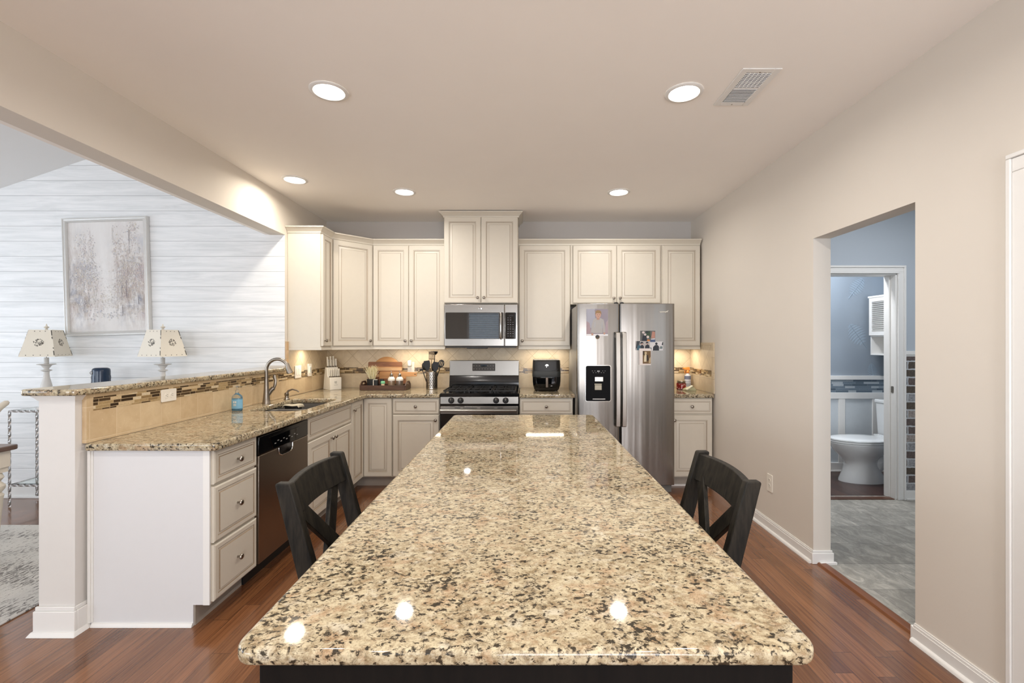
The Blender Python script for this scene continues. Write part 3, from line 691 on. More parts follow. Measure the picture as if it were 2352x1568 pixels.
# steel door with a scooped handle recess at its top edge
prof = [(Y0+.004, .118), (Y1-.004, .118), (Y1-.004, .748)]
n_ = 12
for k in range(n_+1):
    a = PI*k/n_; cy = (hy0+hy1)/2; r_ = (hy1-hy0)/2
    ex = abs(math.cos(a))**.5*(1 if math.cos(a) > 0 else -1); ez = math.sin(a)**.5 if math.sin(a) > 0 else 0
    prof.append((cy+r_*ex, .748-.055*ez))
prof.append((Y0+.004, .748))
m.loft([[(x_, a, b) for a, b in prof] for x_ in (BXF-.02, xf)]); door = m.build('door', M_steeld, t, bevel=.003)
m = MB(); pts = [(xf+.001, (hy0+hy1)/2+(hy1-hy0)/2*(abs(math.cos(PI*k/16))**.5*(1 if math.cos(PI*k/16) > 0 else -1)), .748-.055*(max(0, math.sin(PI*k/16))**.5)) for k in range(17)]
m.tube(pts, .004, 8); m.build('handle_lip', M_chrome, door)
m = MB(); m.box(BXF-.02, BXF-.012, hy0-.01, hy1+.01, .68, .76); m.build('handle_pocket', M_blackm, door)
m = MB(); m.box(BXF-.02, xf+.002, Y0+.003, Y1-.003, .750, .862); cp = m.build('control_panel', M_black, t, bevel=.006)
m = MB(); m.loft([[(x_, (Y0+Y1)/2+a, b) for a, b in ((-.16+o_, .758), (.12-o_, .758), (.17-o_, .835), (-.20+o_, .835))] for x_, o_ in ((xf+.002, 0), (xf+.006, .006))]); m.build('button_bezel', M_blkglass, cp)
m = MB()
for i in range(9):
    yy = Y0+.16+i*.034; m.box(xf+.006, xf+.0075, yy, yy+.016, .785+.012*(i % 2), .790+.012*(i % 2))
m.build('buttons', plain('button_print', (150, 148, 144), .4), cp)
# sink base
Y0, Y1 = 3.262, 4.098
t = thing('sink_base_cabinet', 'cream sink base cabinet with long false drawer front over two doors', 'cabinet', (-1.86, 3.68, 0))
for a, b, c, d in ((BXF-.02, BXF, Y0, Y1-.001), (XL+.025, BXF-.02, Y0, Y0+.018), (XL+.025, BXF-.02, Y1-.019, Y1-.001), (XL+.025, XL+.04, Y0, Y1)):
    carcass(t, a, b, c, d, TK, CB, 'body')
toe(t, BXF-.09, BXF-.075, Y0, Y1-.001)
F = frame((BXF, Y0+.006, .700), (0, 1, 0), (1, 0, 0)); add_front(t, 'false_front', F, Y1-Y0-.012, .168, DRAW, k=1.4)
wd = (Y1-Y0-.016)/2
F = frame((BXF, Y0+.006, .116), (0, 1, 0), (1, 0, 0)); add_front(t, 'door', F, wd, .572, DOOR, [(wd-.028, .53)])
F = frame((BXF, Y0+.010+wd, .116), (0, 1, 0), (1, 0, 0)); add_front(t, 'door', F, wd, .572, DOOR, [(.028, .53)])
# lazy susan corner
t = thing('corner_base_cabinet', 'cream inner corner base cabinet with two narrow full height doors', 'cabinet', (-1.8, 4.7, 0))
m = MB(); xe = -1.266
m.prism([(XL+.002, Y1+.001), (BXF, Y1+.001), (BXF, BYF), (xe, BYF), (xe, YB-.002), (XL+.002, YB-.002)], TK, CB); m.build('body', M_cab, t, bevel=.0015)
m = MB(); m.prism([(XL+.01, Y1+.001), (BXF-.075, Y1+.001), (BXF-.075, BYF+.075), (xe, BYF+.075), (xe, YB-.01), (XL+.01, YB-.01)], 0, TK+.001); m.build('toe_kick', M_toe, t)
F = frame((BXF, Y1+.008, .116), (0, 1, 0), (1, 0, 0)); add_front(t, 'door', F, BYF-Y1-.032, .752, DOOR, [(.03, .68)], k=.9)
F = frame((BXF+.022, BYF, .116), (1, 0, 0), (0, -1, 0)); add_front(t, 'door', F, xe-BXF-.026, .752, DOOR, k=.9)
def base_dd(lab, x0, x1, kn):
    t = thing('base_cabinet', lab, 'cabinet', ((x0+x1)/2, YB-.3, 0))
    carcass(t, x0+.001, x1-.001, BYF, YB-.002, TK, CB); toe(t, x0+.001, x1-.001, BYF+.075, YB-.1)
    m = MB(); m.box(x0+.001, x1-.001, BYF+.06, BYF+.075, 0, .018); m.build('shoe_molding', M_white, t)
    ww = x1-x0-.014
    F = frame((x0+.007, BYF, .722), (1, 0, 0), (0, -1, 0)); add_front(t, 'drawer', F, ww, .142, DRAW, [(ww/2, .071)], k=1.1)
    F = frame((x0+.007, BYF, .116), (1, 0, 0), (0, -1, 0)); add_front(t, 'door', F, ww, .592, DOOR, [((ww-.03) if kn == 'r' else .03, .545)])
base_dd('cream base cabinet with drawer over door, left of the range', xe+.002, -.806, 'r')
base_dd('cream base cabinet with drawer over door under the air fryer', -.034, .487, 'l')
base_dd('cream base cabinet with drawer over door between refrigerator and right wall', 1.425, 1.838, 'l')

# counters ------------------------------------------------------
XF = -1.506; YFc = YB-.645
sink = rrect(-2.005, -1.62, 3.30, 4.02, .06, 6, (.05, .10, .10, .05))
outer = [(XL+.022, 2.235)]+[(XF-.03+.03*math.sin(a), 2.265-.03*math.cos(a)) for a in [PI/2*k/5 for k in range(6)]]+\
        [(XF+.045-.045*math.cos(a), YFc-.045+.045*math.sin(a)) for a in [PI/2*k/5 for k in range(6)]]+[(-.803, YFc), (-.803, YB-.012), (XL+.022, YB-.012)]
o = slab('countertop', [outer, sink], CB, CT, M_gran, .009)
tag(o, 'speckled beige granite countertop, L shaped, running past the sink to the range', 'countertop')
o = slab('countertop', [rrect(-.036, .505, YFc, YB-.012, .01, 3)], CB, CT, M_gran, .009); tag(o, 'short speckled granite countertop carrying the air fryer', 'countertop')
o = slab('countertop', [rrect(1.418, XR-.012, YFc, YB-.012, .01, 3)], CB, CT, M_gran, .009); tag(o, 'short speckled granite countertop in the right corner beside the refrigerator', 'countertop')
o = slab('bar_top', [rrect(-2.408, -2.128, 2.163, 4.148, .035, 6, (.035, .045, .05, .0))], 1.155, 1.186, M_gran_b, .009); o.name = 'breakfast_bar'; tag(o, 'raised granite breakfast bar slab along the half wall behind the sink', 'breakfast bar')
M_basin = plain('sink_steel', (150, 146, 140), .35, .55)
# sink basin
t = thing('kitchen_sink', 'double bowl stainless undermount sink set in the left counter', 'sink', (-1.81, 3.66, .7))
for y0, y1, zb in ((3.285, 3.66, .70), (3.68, 4.035, .70)):
    m = MB(); ri = lambda o_, z: [(x_, y_, z) for x_, y_ in rrect(-2.018+o_, -1.606-o_, y0+o_, y1-o_, max(.01, .06-o_*.5), 5)]
    m.loft([ri(0, CB-.001), ri(.004, CB-.004), ri(.008, zb+.03), ri(.03, zb+.004), ri(.12, zb)], False); m.add([p for p in ri(.12, zb)], [tuple(range(len(ri(0, 0))))])
    m.build('basin', M_basin, t, sub=0)
m = MB(); m.bar((-2.01, 3.67, .852), (-1.61, 3.67, .852), .022, .03); m.build('divider', M_steelh, t, bevel=.006)
# things in and around the sink
t = thing('sink_caddy', 'dark sink caddy with a pale cloth draped over it in the sink', 'caddy', (-1.90, 3.79, .70))
m = MB(); m.prism(rrect(-1.97, -1.86, 3.755, 3.84, .015), .702, .89); m.build('caddy_body', M_blackm, t, bevel=.006)
m = MB()
gx, gy = 12, 6; P = [[(-1.985+.14*i/gx, 3.745+.10*j/gy, .893+.003*math.sin(i*.6+j*.5)-(.02 if i in (0, gx) else 0)) for i in range(gx+1)] for j in range(gy+1)]
vs = [p for r in P for p in r]; fs = [(j*(gx+1)+i, j*(gx+1)+i+1, (j+1)*(gx+1)+i+1, (j+1)*(gx+1)+i) for j in range(gy) for i in range(gx)]
m.add(vs, fs); o = m.build('cloth', plain('pale_cloth', (206, 196, 172), .9), t); sm = o.modifiers.new('s', 'SOLIDIFY'); sm.thickness = .006
# faucet
t = thing('kitchen_faucet', 'tall brushed nickel gooseneck faucet behind the sink', 'faucet', (-2.085, 3.70, CT))
fx, fy = -2.085, 3.70
m = MB(); m.lathe([(.032, 0), (.032, .004), (.029, .01), (.024, .05), (.019, .11), (.0165, .16), (.0155, .2)], (fx, fy, CT), 'Z', 24); m.build('faucet_body', M_nickel, t)
m = MB(); R = .090; pts = [(fx, fy, CT+.19), (fx, fy, CT+.24)]+[(fx+R-R*math.cos(a), fy, CT+.272+R*math.sin(a)) for a in [PI*.93*k/16 for k in range(17)]]
m.tube(pts, .0135, 14); m.build('spout', M_nickel, t)
e = Vector(pts[-1]); d_ = (Vector(pts[-1])-Vector(pts[-2])).normalized()
m = MB(); m.tube([e-d_*.035, e-d_*.0, e+d_*.03, e+d_*.045], [.0145, .018, .023, .0235], 16); m.tube([e+d_*.045, e+d_*.049], .019, 16); m.build('spray_head', M_nickel, t)
m = MB(); m.tube([(fx+.004, fy+.01, CT+.06), (fx+.03, fy+.02, CT+.11), (fx+.045, fy+.026, CT+.125)], [.013, .018, .017], 12)
m.tube([(fx+.045, fy+.026, CT+.12), (fx+.055, fy+.028, CT+.15), (fx+.058, fy+.03, CT+.185), (fx+.048, fy+.03, CT+.215), (fx+.05, fy+.03, CT+.23)], [.007, .009, .008, .010, .006], 10, squash=1.4); m.build('lever_handle', M_nickel, t)
t = thing('soap_dispenser', 'low dark nickel soap dispenser with curved spout beside the faucet', 'soap dispenser', (-2.06, 3.97, CT))
m = MB(); c = (-2.06, 3.97, CT); m.lathe([(.024, 0), (.024, .006), (.018, .012), (.015, .03), (.019, .036), (.019, .055), (.010, .062)], c, 'Z', 18); m.build('collar', M_nickel, t)
m = MB(); m.tube([(-2.06, 3.97, CT+.05), (-2.045, 3.97, CT+.075), (-2.01, 3.97, CT+.088), (-1.97, 3.97, CT+.078), (-1.955, 3.97, CT+.066)], [.011, .009, .007, .006, .006], 10); m.build('spout', M_nickel, t)
# hand soap bottle
t = thing('soap_bottle', 'clear pump bottle of pale blue hand soap on the left counter', 'soap bottle', (-2.08, 3.313, CT))
c = (-2.08, 3.313, CT)
ov = lambda s_, z, n=24: [(c[0]+.038*s_*math.cos(2*PI*k/n), c[1]+.025*s_*math.sin(2*PI*k/n), c[2]+z) for k in range(n)]
m = MB(); m.loft([ov(.9, 0), ov(1, .006), ov(1, .095), ov(.9, .108), ov(.5, .122), ov(.33, .128), ov(.33, .135)]); m.build('bottle', glass('clear_plastic', (235, 245, 250), .02), t)
m = MB(); m.loft([ov(.85, .003), ov(.955, .009), ov(.955, .088), ov(.85, .09)]); m.build('liquid', plain('blue_soap', (112, 178, 212), .15, Transmission_Weight=.25), t)
m = MB(); m.loft([ov(1.02, .018), ov(1.02, .085)], False); lb = m.build('label', plain('soap_label', (128, 182, 210), .4), t)
m = MB(); yf_ = c[1]-.0262
for i, (a, b, z0, z1) in enumerate(((-.012, -.003, .06, .072), (.001, .010, .06, .072), (-.012, .010, .050, .053), (-.010, .008, .044, .047), (-.012, .010, .038, .041))): m.box(c[0]+a, c[0]+b, yf_-.0012, yf_, CT+z0, CT+z1)
m.build('label_print', M_plate, lb)
m = MB(); m.lathe([(.013, .132), (.013, .15), (.006, .152), (.004, .172), (.010, .173), (.010, .180), (.001, .182)], c, 'Z', 16); m.bar((c[0], c[1], CT+.176), (c[0]+.034, c[1]-.008, CT+.174), .009, .007); m.build('pump', glass('frosted_pump', (240, 244, 246), .25), t)

# ------------------------------------------------------------ backsplash tile
ST0, ST1 = 1.07, 1.136
t = thing('backsplash', 'beige travertine tile backsplash on the back wall behind range and counters', 'backsplash', (0, YB, CT))
m = MB(); m.box(XL+.011, XR-.011, YB-.010, YB-.0005, CT+.0, ST0); m.build('square_tiles', tile('travertine_square_back', 'X', .155, (-1.881, CT), grout=(214, 196, 166)), t, smooth=False)
m = MB(); m.box(XL+.011, XR-.011, YB-.011, YB-.0005, ST0, ST1); m.build('mosaic_strip', mosaic('mosaic_back', 'X'), t, smooth=False)
m = MB(); m.box(XL+.011, XR-.011, YB-.010, YB-.0005, ST1, 1.42); m.box(-.80, -.05, YB-.010, YB-.0005, 1.42, 1.79)
m.build('diamond_tiles', tile('travertine_diamond_back', 'X', .1556, (-.557, 1.23), PI/4), t, smooth=False)
t = thing('backsplash', 'tan tile backsplash on the half wall and left wall behind the sink', 'backsplash', (XL, 3.6, CT))
x0, x1 = XL+.0005, XL+.022
m = MB(); m.box(x0, x1, 2.24, 4.13, CT, ST0); m.box(x0, XL+.011, 4.13, YB-.001, CT, ST0)
m.build('square_tiles', tile('travertine_square_left', 'Y', .150, (2.256, CT), c1=(218, 196, 160), c2=(192, 164, 126), grout=(216, 194, 160)), t, smooth=False)
m = MB(); m.box(x0, x1+.001, 2.275, 4.13, ST0, ST1); m.box(x0, XL+.012, 4.13, YB-.001, ST0, ST1); m.build('mosaic_strip', mosaic('mosaic_left', 'Y', (.3, ST0), width=.13), t, smooth=False)
m = MB(); m.box(x0, x1, 2.24, 4.13, ST1, 1.154); m.box(x0, x1, 2.24, 2.275, ST0, ST1); m.build('border_tiles', tile('travertine_border', 'Y', .149, (2.256, ST0), c1=(218, 196, 160), c2=(192, 164, 126), grout=(216, 194, 160)), t, smooth=False)
m = MB(); m.box(x0, XL+.011, 4.19, YB-.001, ST1, 1.42); m.build('diamond_tiles', tile('travertine_diamond_left', 'Y', .1556, (4.63, 1.13), PI/4), t, smooth=False)
m = MB(); m.box(x0, XL+.014, 4.152, 4.19, 1.187, 1.42); m.build('edge_tiles', tile('travertine_edge', 'Y', .15, (4.1, 1.25), c1=(206, 172, 130), c2=(192, 158, 118)), t, bevel=.002)
t = thing('backsplash', 'tan tile backsplash on the right wall in the corner beside the refrigerator', 'backsplash', (XR, 4.7, CT))
x0, x1 = XR-.011, XR-.0005
m = MB(); m.box(x0, x1, 4.40, YB-.011, CT, ST0); m.build('square_tiles', tile('travertine_square_right', 'Y', .155, (4.56, CT)), t, smooth=False)
m = MB(); m.box(x0-.001, x1, 4.46, YB-.011, ST0, ST1); m.build('mosaic_strip', mosaic('mosaic_right', 'Y'), t, smooth=False)
m = MB(); m.box(x0, x1, 4.45, YB-.011, ST1, 1.40); m.build('diamond_tiles', tile('travertine_diamond_right', 'Y', .1556, (4.72, 1.23), PI/4), t, smooth=False)
m = MB(); m.box(x0-.002, x1, 4.40, 4.45, ST0, 1.41); m.box(x0-.002, x1, 4.45, YB-.011, 1.385, 1.41); m.build('edge_tiles', tile('travertine_edge_right', 'Y', .15, (4.3, 1.10)), t, bevel=.002)

# outlets and switches
def plate(name, lab, F, w, h, kind='outlet', cat='outlet', out=.006):
    t = thing(name, lab, cat, tuple(F.translation))
    m = MB(); m.at(F); m.prism(rrect(-w/2, w/2, -h/2, h/2, .006, 4), 0, out); p = m.build('cover_plate', M_plate, t, bevel=.0015)
    hor = w > h
    for q in ((-1, 1) if kind == 'outlet' else ()):
        cx, cy = (q*.020, 0) if hor else (0, q*.020)
        m = MB(); m.at(F); s_ = MB(); s_.at(F)
        m.lathe([(.0155, out), (.0155, out+.0015), (.001, out+.0015)], (cx, cy, 0), 'Z', 18)
        for a, b in ((-.005, .004), (.005, .004)):
            if hor: s_.box(cx+b-.004, cx+b+.004, cy+a-.001, cy+a+.001, out+.001, out+.002)
            else: s_.box(cx+a-.001, cx+a+.001, cy+b-.004, cy+b+.004, out+.001, out+.002)
        if hor: s_.lathe([(.002, out+.001), (.002, out+.002)], (cx-.007, cy, 0), 'Z', 8)
        else: s_.lathe([(.002, out+.001), (.002, out+.002)], (cx, cy-.007, 0), 'Z', 8)
        so = m.build('socket', M_plate, t); s_.build('slots', M_slot, so)
    if kind == 'switch':
        for cx in ((-.023, .023) if w > .1 else (0,)):
            q = MB(); q.at(F); q.prism(rrect(cx-.015, cx+.015, -.032, .032, .003, 3), out, out+.003); q.build('rocker', M_plate, t, bevel=.001)
    return t
plate('outlet', 'cream outlet lying sideways in the tan tile below the raised bar', frame((XL+.0235, 2.755, 1.092), (0, 1, 0), (1, 0, 0)), .116, .074)
plate('light_switch', 'wide double switch plate on the left wall tile beside the faucet', frame((XL+.013, 4.36, 1.13), (0, 1, 0), (1, 0, 0)), .118, .118, 'switch', 'light switch')
t = plate('wall_dimmer', 'white remote style dimmer on the left wall tile next to the knife block', frame((XL+.013, 4.59, 1.135), (0, 1, 0), (1, 0, 0)), .07, .125, 'none', 'light switch', .012)
m = MB(); m.at(frame((XL+.013, 4.59, 1.135), (0, 1, 0), (1, 0, 0))); m.prism(rrect(-.014, .014, -.036, .036, .004), .012, .018); m.build('remote', M_plate, t)
m = MB(); m.at(frame((XL+.013, 4.59, 1.135), (0, 1, 0), (1, 0, 0))); m.box(-.008, .008, -.026, .026, .018, .0188); m.build('buttons', plain('grey_print', (150, 148, 144), .5), t)
t = plate('outlet', 'white outlet with a plug-in air freshener behind the cutting boards', frame((-1.232, YB-.012, 1.137), (1, 0, 0), (0, -1, 0)), .075, .118)
m = MB(); m.box(-1.262, -1.222, YB-.06, YB-.019, 1.15, 1.215); m.build('plug_in', M_plate, t, bevel=.01, seg=3)
plate('outlet', 'white outlet low on the right wall behind the bar stool', frame((XR-.0005, 3.415, .357), (0, -1, 0), (-1, 0, 0)), .075, .13)

# ------------------------------------------------------------ microwave
t = thing('microwave', 'stainless over the range microwave with black glass window', 'microwave', (-.425, 4.8, 1.362))
x0, x1, yf, z0, z1 = -.801, -.049, YB-.395, 1.372, 1.803
m = MB(); m.box(x0+.002, x1-.002, yf, YB-.013, z0+.004, z1); m.build('body', M_steelh, t, bevel=.002)
xs = -.186
m = MB(); m.box(x0, xs-.001, yf-.022, yf, z0, z1-.002); d = m.build('door', M_steelh, t, bevel=.006)
m = MB(); m.prism([(a, b) for a, b in rrect(x0+.017, xs-.010, z0+.075, z1-.088, .008)], 0, .0025); m.v = [Vector((v.x, yf-.022-v.z, v.y)) for v in m.v]; m.build('window', plain('mirror_black_glass', (12, 14, 17), .02, var=.01, Specular_IOR_Level=1.0, Coat_Weight=.6), d)
m = MB(); hx = -.222; m.tube([(hx, yf-.022, z1-.095), (hx, yf-.046, z1-.098), (hx, yf-.052, z1-.12), (hx, yf-.052, z0+.105), (hx, yf-.046, z0+.083), (hx, yf-.022, z0+.08)], .0125, 12, squash=.8); m.build('handle', M_chrome, d)
m = MB(); m.lathe([(.016, yf-.022), (.016, yf-.0245), (.013, yf-.025), (.001, yf-.0255)], (-.431, 0, z1-.043), 'Y', 20); b_ = m.build('round_emblem', M_chrome, d)
m = MB(); m.tube([(-.431+.009*math.cos(a), yf-.0262, z1-.043+.008*math.sin(a*1.0+.6*math.sin(2*a))) for a in [2*PI*k/14 for k in range(13)]], .0014, 6); m.build('emblem_script', M_blackm, b_)
m = MB(); m.box(xs+.001, x1, yf-.022, yf, z0, z1-.002); d = m.build('control_panel', M_steelh, t, bevel=.006)
m = MB(); m.prism(rrect(xs+.008, x1-.022, z0+.075, z1-.088, .008), 0, .0025); m.v = [Vector((v.x, yf-.022-v.z, v.y)) for v in m.v]; m.build('keypad', M_blkglass, d)
m = MB()
for r in range(9):
    for c_ in range(3 if r > 1 else 2):
        xx = xs+.030+c_*.025; zz = z1-.145-r*.023; m.box(xx, xx+.012, yf-.0253, yf-.0245, zz, zz+.005+.003*(r % 2))
m.build('key_print', plain('key_print', (96, 98, 104), .4), d)
m = MB(); m.lathe([(.02, 0), (.02, .002)], (0, 0, 0), 'Z', 16); m.v = [Vector((-.118+v.x*1.2, yf-.0246-v.z*.5, z1-.12+v.y*.45)) for v in m.v]; m.build('display', M_black, d)
m = MB(); m.box(x0+.015, x1-.02, yf-.018, YB-.03, z0-.014, z0+.003); m.box(-.57, -.36, yf-.02, yf+.06, z0-.024, z0-.013); m.build('vent_underside', M_blackm, t, bevel=.003)

# ------------------------------------------------------------ range
t = thing('gas_range', 'stainless steel gas range with black cooktop and four black knobs', 'range', (-.42, 4.7, 0))
x0, x1, yf = -.797, -.041, YB-.645
m = MB(); m.box(x0, x1, yf+.03, YB-.015, .02, .895); m.build('body', M_blackm, t)
m = MB()
for a in (x0+.04, x1-.04):
    for b in (yf+.06, YB-.06): m.lathe([(.018, 0), (.018, .022)], (a, b, 0), 'Z', 12)
m.build('feet', M_blackm, t)
m = MB(); m.loft([[(x_, yf+.03, .816), (x_, yf-.004, .82), (x_, yf+.004, .888), (x_, yf+.03, .895)] for x_ in (x0+.002, x1-.002)]); M_range = plain('range_steel', (150, 147, 142), .3, .9); cp = m.build('control_panel', M_range, t, bevel=.002)
for xx in (-.690, -.600, -.258, -.166):
    m = MB(); m.lathe([(.029, yf+.001), (.029, yf-.006), (.026, yf-.010), (.025, yf-.026), (.021, yf-.030), (.001, yf-.030)], (xx, 0, .853), 'Y', 24)
    m.box(xx-.005, xx+.005, yf-.037, yf-.028, .829, .877); kb = m.build('knob', M_blackm, cp, bevel=.002)
    m = MB(); m.box(xx-.0012, xx+.0012, yf-.0378, yf-.0365, .856, .876); m.build('pointer_mark', M_plate, kb)
m = MB(); m.box(x0+.002, x1-.002, yf+.012, yf+.04, .798, .818); m.build('vent_gap', M_black, t)
m = MB(); m.box(x0+.004, x1-.004, yf-.012, yf+.03, .175, .730); od = m.build('oven_door', M_blkglass, t, bevel=.006)
m = MB(); m.box(x0+.004, x1-.004, yf-.016, yf+.03, .726, .797); m.build('door_trim', M_range, od, bevel=.004)
m = MB()
for a, b in ((-.655, -.60), (-.575, -.44), (-.41, -.275), (-.245, -.19)): m.box(a, b, yf-.0172, yf-.0155, .780, .786)
m.build('vent_slots', M_blackm, od)
m = MB(); m.tube([(x0+.008, yf-.045, .760), (x1-.02, yf-.045, .760)], .0155, 16)
for a in (x0+.03, x1-.04): m.bar((a, yf-.045, .760), (a, yf-.012, .760), .02, .018)
m.build('handle', M_range, od)
m = MB(); m.box(x0+.004, x1-.004, yf-.010, yf+.03, .03, .165); m.build('storage_drawer', M_steelh, t, bevel=.004)
m = MB(); m.loft([[(a, b, c) for a, b, c in ((x0+i, yf-.002+i, z), (x1-i, yf-.002+i, z), (x1-i, YB-.10, z), (x0+i, YB-.10, z))] for i, z in ((0, .893), (0, .918), (.006, .922), (.014, .921), (.03, .912), (.035, .912))]); ct = m.build('cooktop', M_black, t)
# burners and three grates
for bx, by in ((-.655, 4.52), (-.655, 4.80), (-.185, 4.52), (-.185, 4.80), (-.42, 4.66)):
    m = MB(); m.lathe([(.048, 0), (.048, .008), (.036, .010), (.036, .018), (.030, .022), (.001, .022)], (bx, by, .911), 'Z', 20); m.build('burner', M_iron, ct)
for gx0, gx1 in ((x0+.025, -.545), (-.540, -.298), (-.293, x1-.025)):
    m = MB(); ya, yb_ = yf+.030, YB-.125; z = .943; q = .011
    for yy in (ya, (ya+yb_)/2, yb_): m.bar((gx0, yy, z), (gx1, yy, z), q, q)
    for xx in (gx0+q/2, gx1-q/2): m.bar((xx, ya, z), (xx, yb_, z), q, q)
    cx = (gx0+gx1)/2
    for yy in (ya+.13, yb_-.13):
        for a in range(8):
            an = a*PI/4; r0, r1 = .025, .085; m.bar((cx+r0*math.cos(an), yy+r0*math.sin(an), z+.001), (cx+r1*math.cos(an), yy+r1*math.sin(an), z), q*.8, q)
    for xx in (gx0+.02, gx1-.02):
        for yy in (ya+.002, (ya+yb_)/2, yb_-.002): m.bar((xx, yy, .912), (xx, yy, z), .012, .012, (0, 1, 0))
    m.build('grate', M_iron, ct)
# backguard
yb0 = YB-.105
m = MB(); m.loft([[(x_, y_, z_) for y_, z_ in ((YB-.015, .90), (yb0, .90), (yb0-.012, .93), (yb0+.002, 1.00), (yb0+.01, 1.045), (yb0+.012, 1.052), (YB-.015, 1.052))] for x_ in (x0+.003, x1-.003)]); m.build('back_riser', M_black, t)
m = MB(); m.loft([[(x_, y_, z_) for y_, z_ in ((YB-.016, 1.052), (yb0+.010, 1.052), (yb0+.022, 1.215), (YB-.016, 1.217))] for x_ in (x0+.001, x1-.001)]); bg = m.build('backguard', M_range, t, bevel=.004)
F = frame((-.548, yb0+.0125, 1.103), (1, 0, 0), (0, -1, .07)); F.translation = Vector((-.548, yb0+.0135, 1.103))
m = MB(); m.box(-.548, -.300, yb0+.008, yb0+.018, 1.103, 1.183); dp = m.build('display_panel', plain('control_glass', (62, 56, 50), .2), bg, bevel=.004)
m = MB(); m.box(-.455, -.39, yb0+.0065, yb0+.009, 1.150, 1.172); m.build('clock_display', M_blkglass, dp)
m = MB()
for i in range(8):
    for j in range(2):
        xx = -.535+i*.030
        if j == 1 and 2 < i < 5: continue
        m.box(xx, xx+.009, yb0+.0068, yb0+.0082, 1.122+j*.034, 1.127+j*.034)
m.build('button_print', plain('range_print', (150, 142, 130), .4), dp)

# ------------------------------------------------------------ refrigerator
t = thing('refrigerator', 'stainless steel side by side refrigerator with ice dispenser', 'refrigerator', (.96, 4.6, 0))
def fridgesteel():
    s = N('fridge_steel'); f = s.noise(s.mapv(s.obj(), (140, 140, 1.2)), 4, 3); wv = s.noise(s.mapv(s.obj(), (9, 1, .35)), 1.0, 2, .5)
    col = s.mix(f, lin((134, 129, 123)), lin((146, 141, 135))); s.bump(wv, 1.0, .006)
    return s.out(col, .24, 1.0, Anisotropic=.5)
M_fsteel = fridgesteel()
M_fside = plain('fridge_side_grey', (150, 146, 140), .4)
M_satin = plain('satin_steel', (178, 173, 166), .32, .9)
x0, x1, yf, H = .506, 1.412, 4.232, 1.772
m = MB(); m.box(x0, x1, yf+.085, YB-.02, .03, H-.015); m.build('case', M_fside, t, bevel=.004)
m = MB(); m.box(x0+.01, x1-.01, yf+.06, yf+.1, .0, .075); m.build('toe_grille', plain('toe_grille_grey', (110, 108, 104), .5), t, bevel=.003)
def fdoor(a, b):
    m = MB(); n = 14; rings = []
    prof = [(a, yf+.075), (a, yf+.012), (a+.003, yf+.006), (a+.010, yf+.002)]+[(a+.02+(b-a-.04)*k/n, yf+.001-.007*math.sin(PI*k/n)) for k in range(n+1)]+[(b-.010, yf+.002), (b-.003, yf+.006), (b, yf+.012), (b, yf+.075)]
    m.loft([[(x_, y_, z_) for x_, y_ in prof] for z_ in (.085, H)]); return m
sp = .901
dl = fdoor(x0, sp-.0035).build('door', M_fsteel, t, bevel=.003, ang=25); dr = fdoor(sp+.0035, x1).build('door', M_fsteel, t, bevel=.003, ang=25)
m = MB(); m.box(sp-.003, sp+.003, yf+.02, yf+.08, .09, H-.004); m.build('gasket', M_blackm, t)
for xx, d in ((sp-.026, dl), (sp+.031, dr)):
    m = MB(); rg_ = []
    for z_, o_ in ((1.508, .030), (1.500, .052), (1.42, .060), (1.25, .066), (1.07, .068), (.88, .066), (.72, .060), (.640, .052), (.632, .030)):
        rg_.append([(xx-.0215, yf-o_+.006, z_), (xx-.017, yf-o_-.006, z_), (xx+.017, yf-o_-.006, z_), (xx+.0215, yf-o_+.006, z_), (xx+.0215, yf-o_+.012, z_), (xx-.0215, yf-o_+.012, z_)])
    m.loft(rg_); m.bar((xx, yf+.004, 1.47), (xx, yf-.05, 1.47), .022, .03); m.bar((xx, yf+.004, .67), (xx, yf-.05, .67), .022, .03); m.build('handle', M_satin, d, bevel=.002)
for xx in (sp-.025, sp+.03):
    m = MB(); m.lathe([(.02, H-.002), (.02, H+.012), (.012, H+.018), (.001, H+.018)], (xx, yf+.05, 0), 'Z', 14); m.build('hinge_cover', M_blackm, t)
M_dispb = plain('dispenser_black', (8, 8, 11), .5, Specular_IOR_Level=.12)
# dispenser
m = MB(); ax0, ax1, az0, az1 = .583, .812, .868, 1.195
def yprism(poly, ya, yb): 
    m = MB(); m.loft([[(a, ya, b) for a, b in poly], [(a, yb, b) for a, b in poly]]); return m
q = yprism(rrect(ax0-.006, ax1+.006, az0-.006, az1+.006, .02), yf-.012, yf+.004).build('dispenser_frame', M_chrome, dl)
q = yprism(rrect(ax0, ax1, az0, az1, .016), yf-.0145, yf+.004).build('dispenser', M_dispb, dl)
m = MB(); m.box(.632, .775, yf-.0165, yf-.014, .89, 1.09); m.build('recess', M_dispb, q)
m = MB(); m.bar((.703, yf-.022, 1.092), (.703, yf-.022, 1.052), .075, .014, (0, 1, 0)); m.build('chute', M_steelh, q)
m = MB(); m.box(.665, .728, yf-.03, yf-.014, .972, 1.016); m.box(.663, .730, yf-.022, yf-.014, 1.018, 1.03); m.build('paddle', plain('paddle_grey', (176, 168, 148), .35), q, bevel=.002)
m = MB(); m.box(.645, .762, yf-.024, yf-.014, .884, .892); m.build('drip_tray', M_steelh, q)
m = MB()
for a in ((.640, 1.146), (.663, 1.146), (.735, 1.146), (.757, 1.146), (.648, 1.130), (.672, 1.130), (.697, 1.130), (.722, 1.130), (.745, 1.130)): m.box(a[0], a[0]+.009, yf-.0153, yf-.0143, a[1], a[1]+.003)
m.box(.688, .712, yf-.0155, yf-.0143, 1.139, 1.151); m.build('button_print', plain('dispenser_print', (150, 150, 150), .4), q)
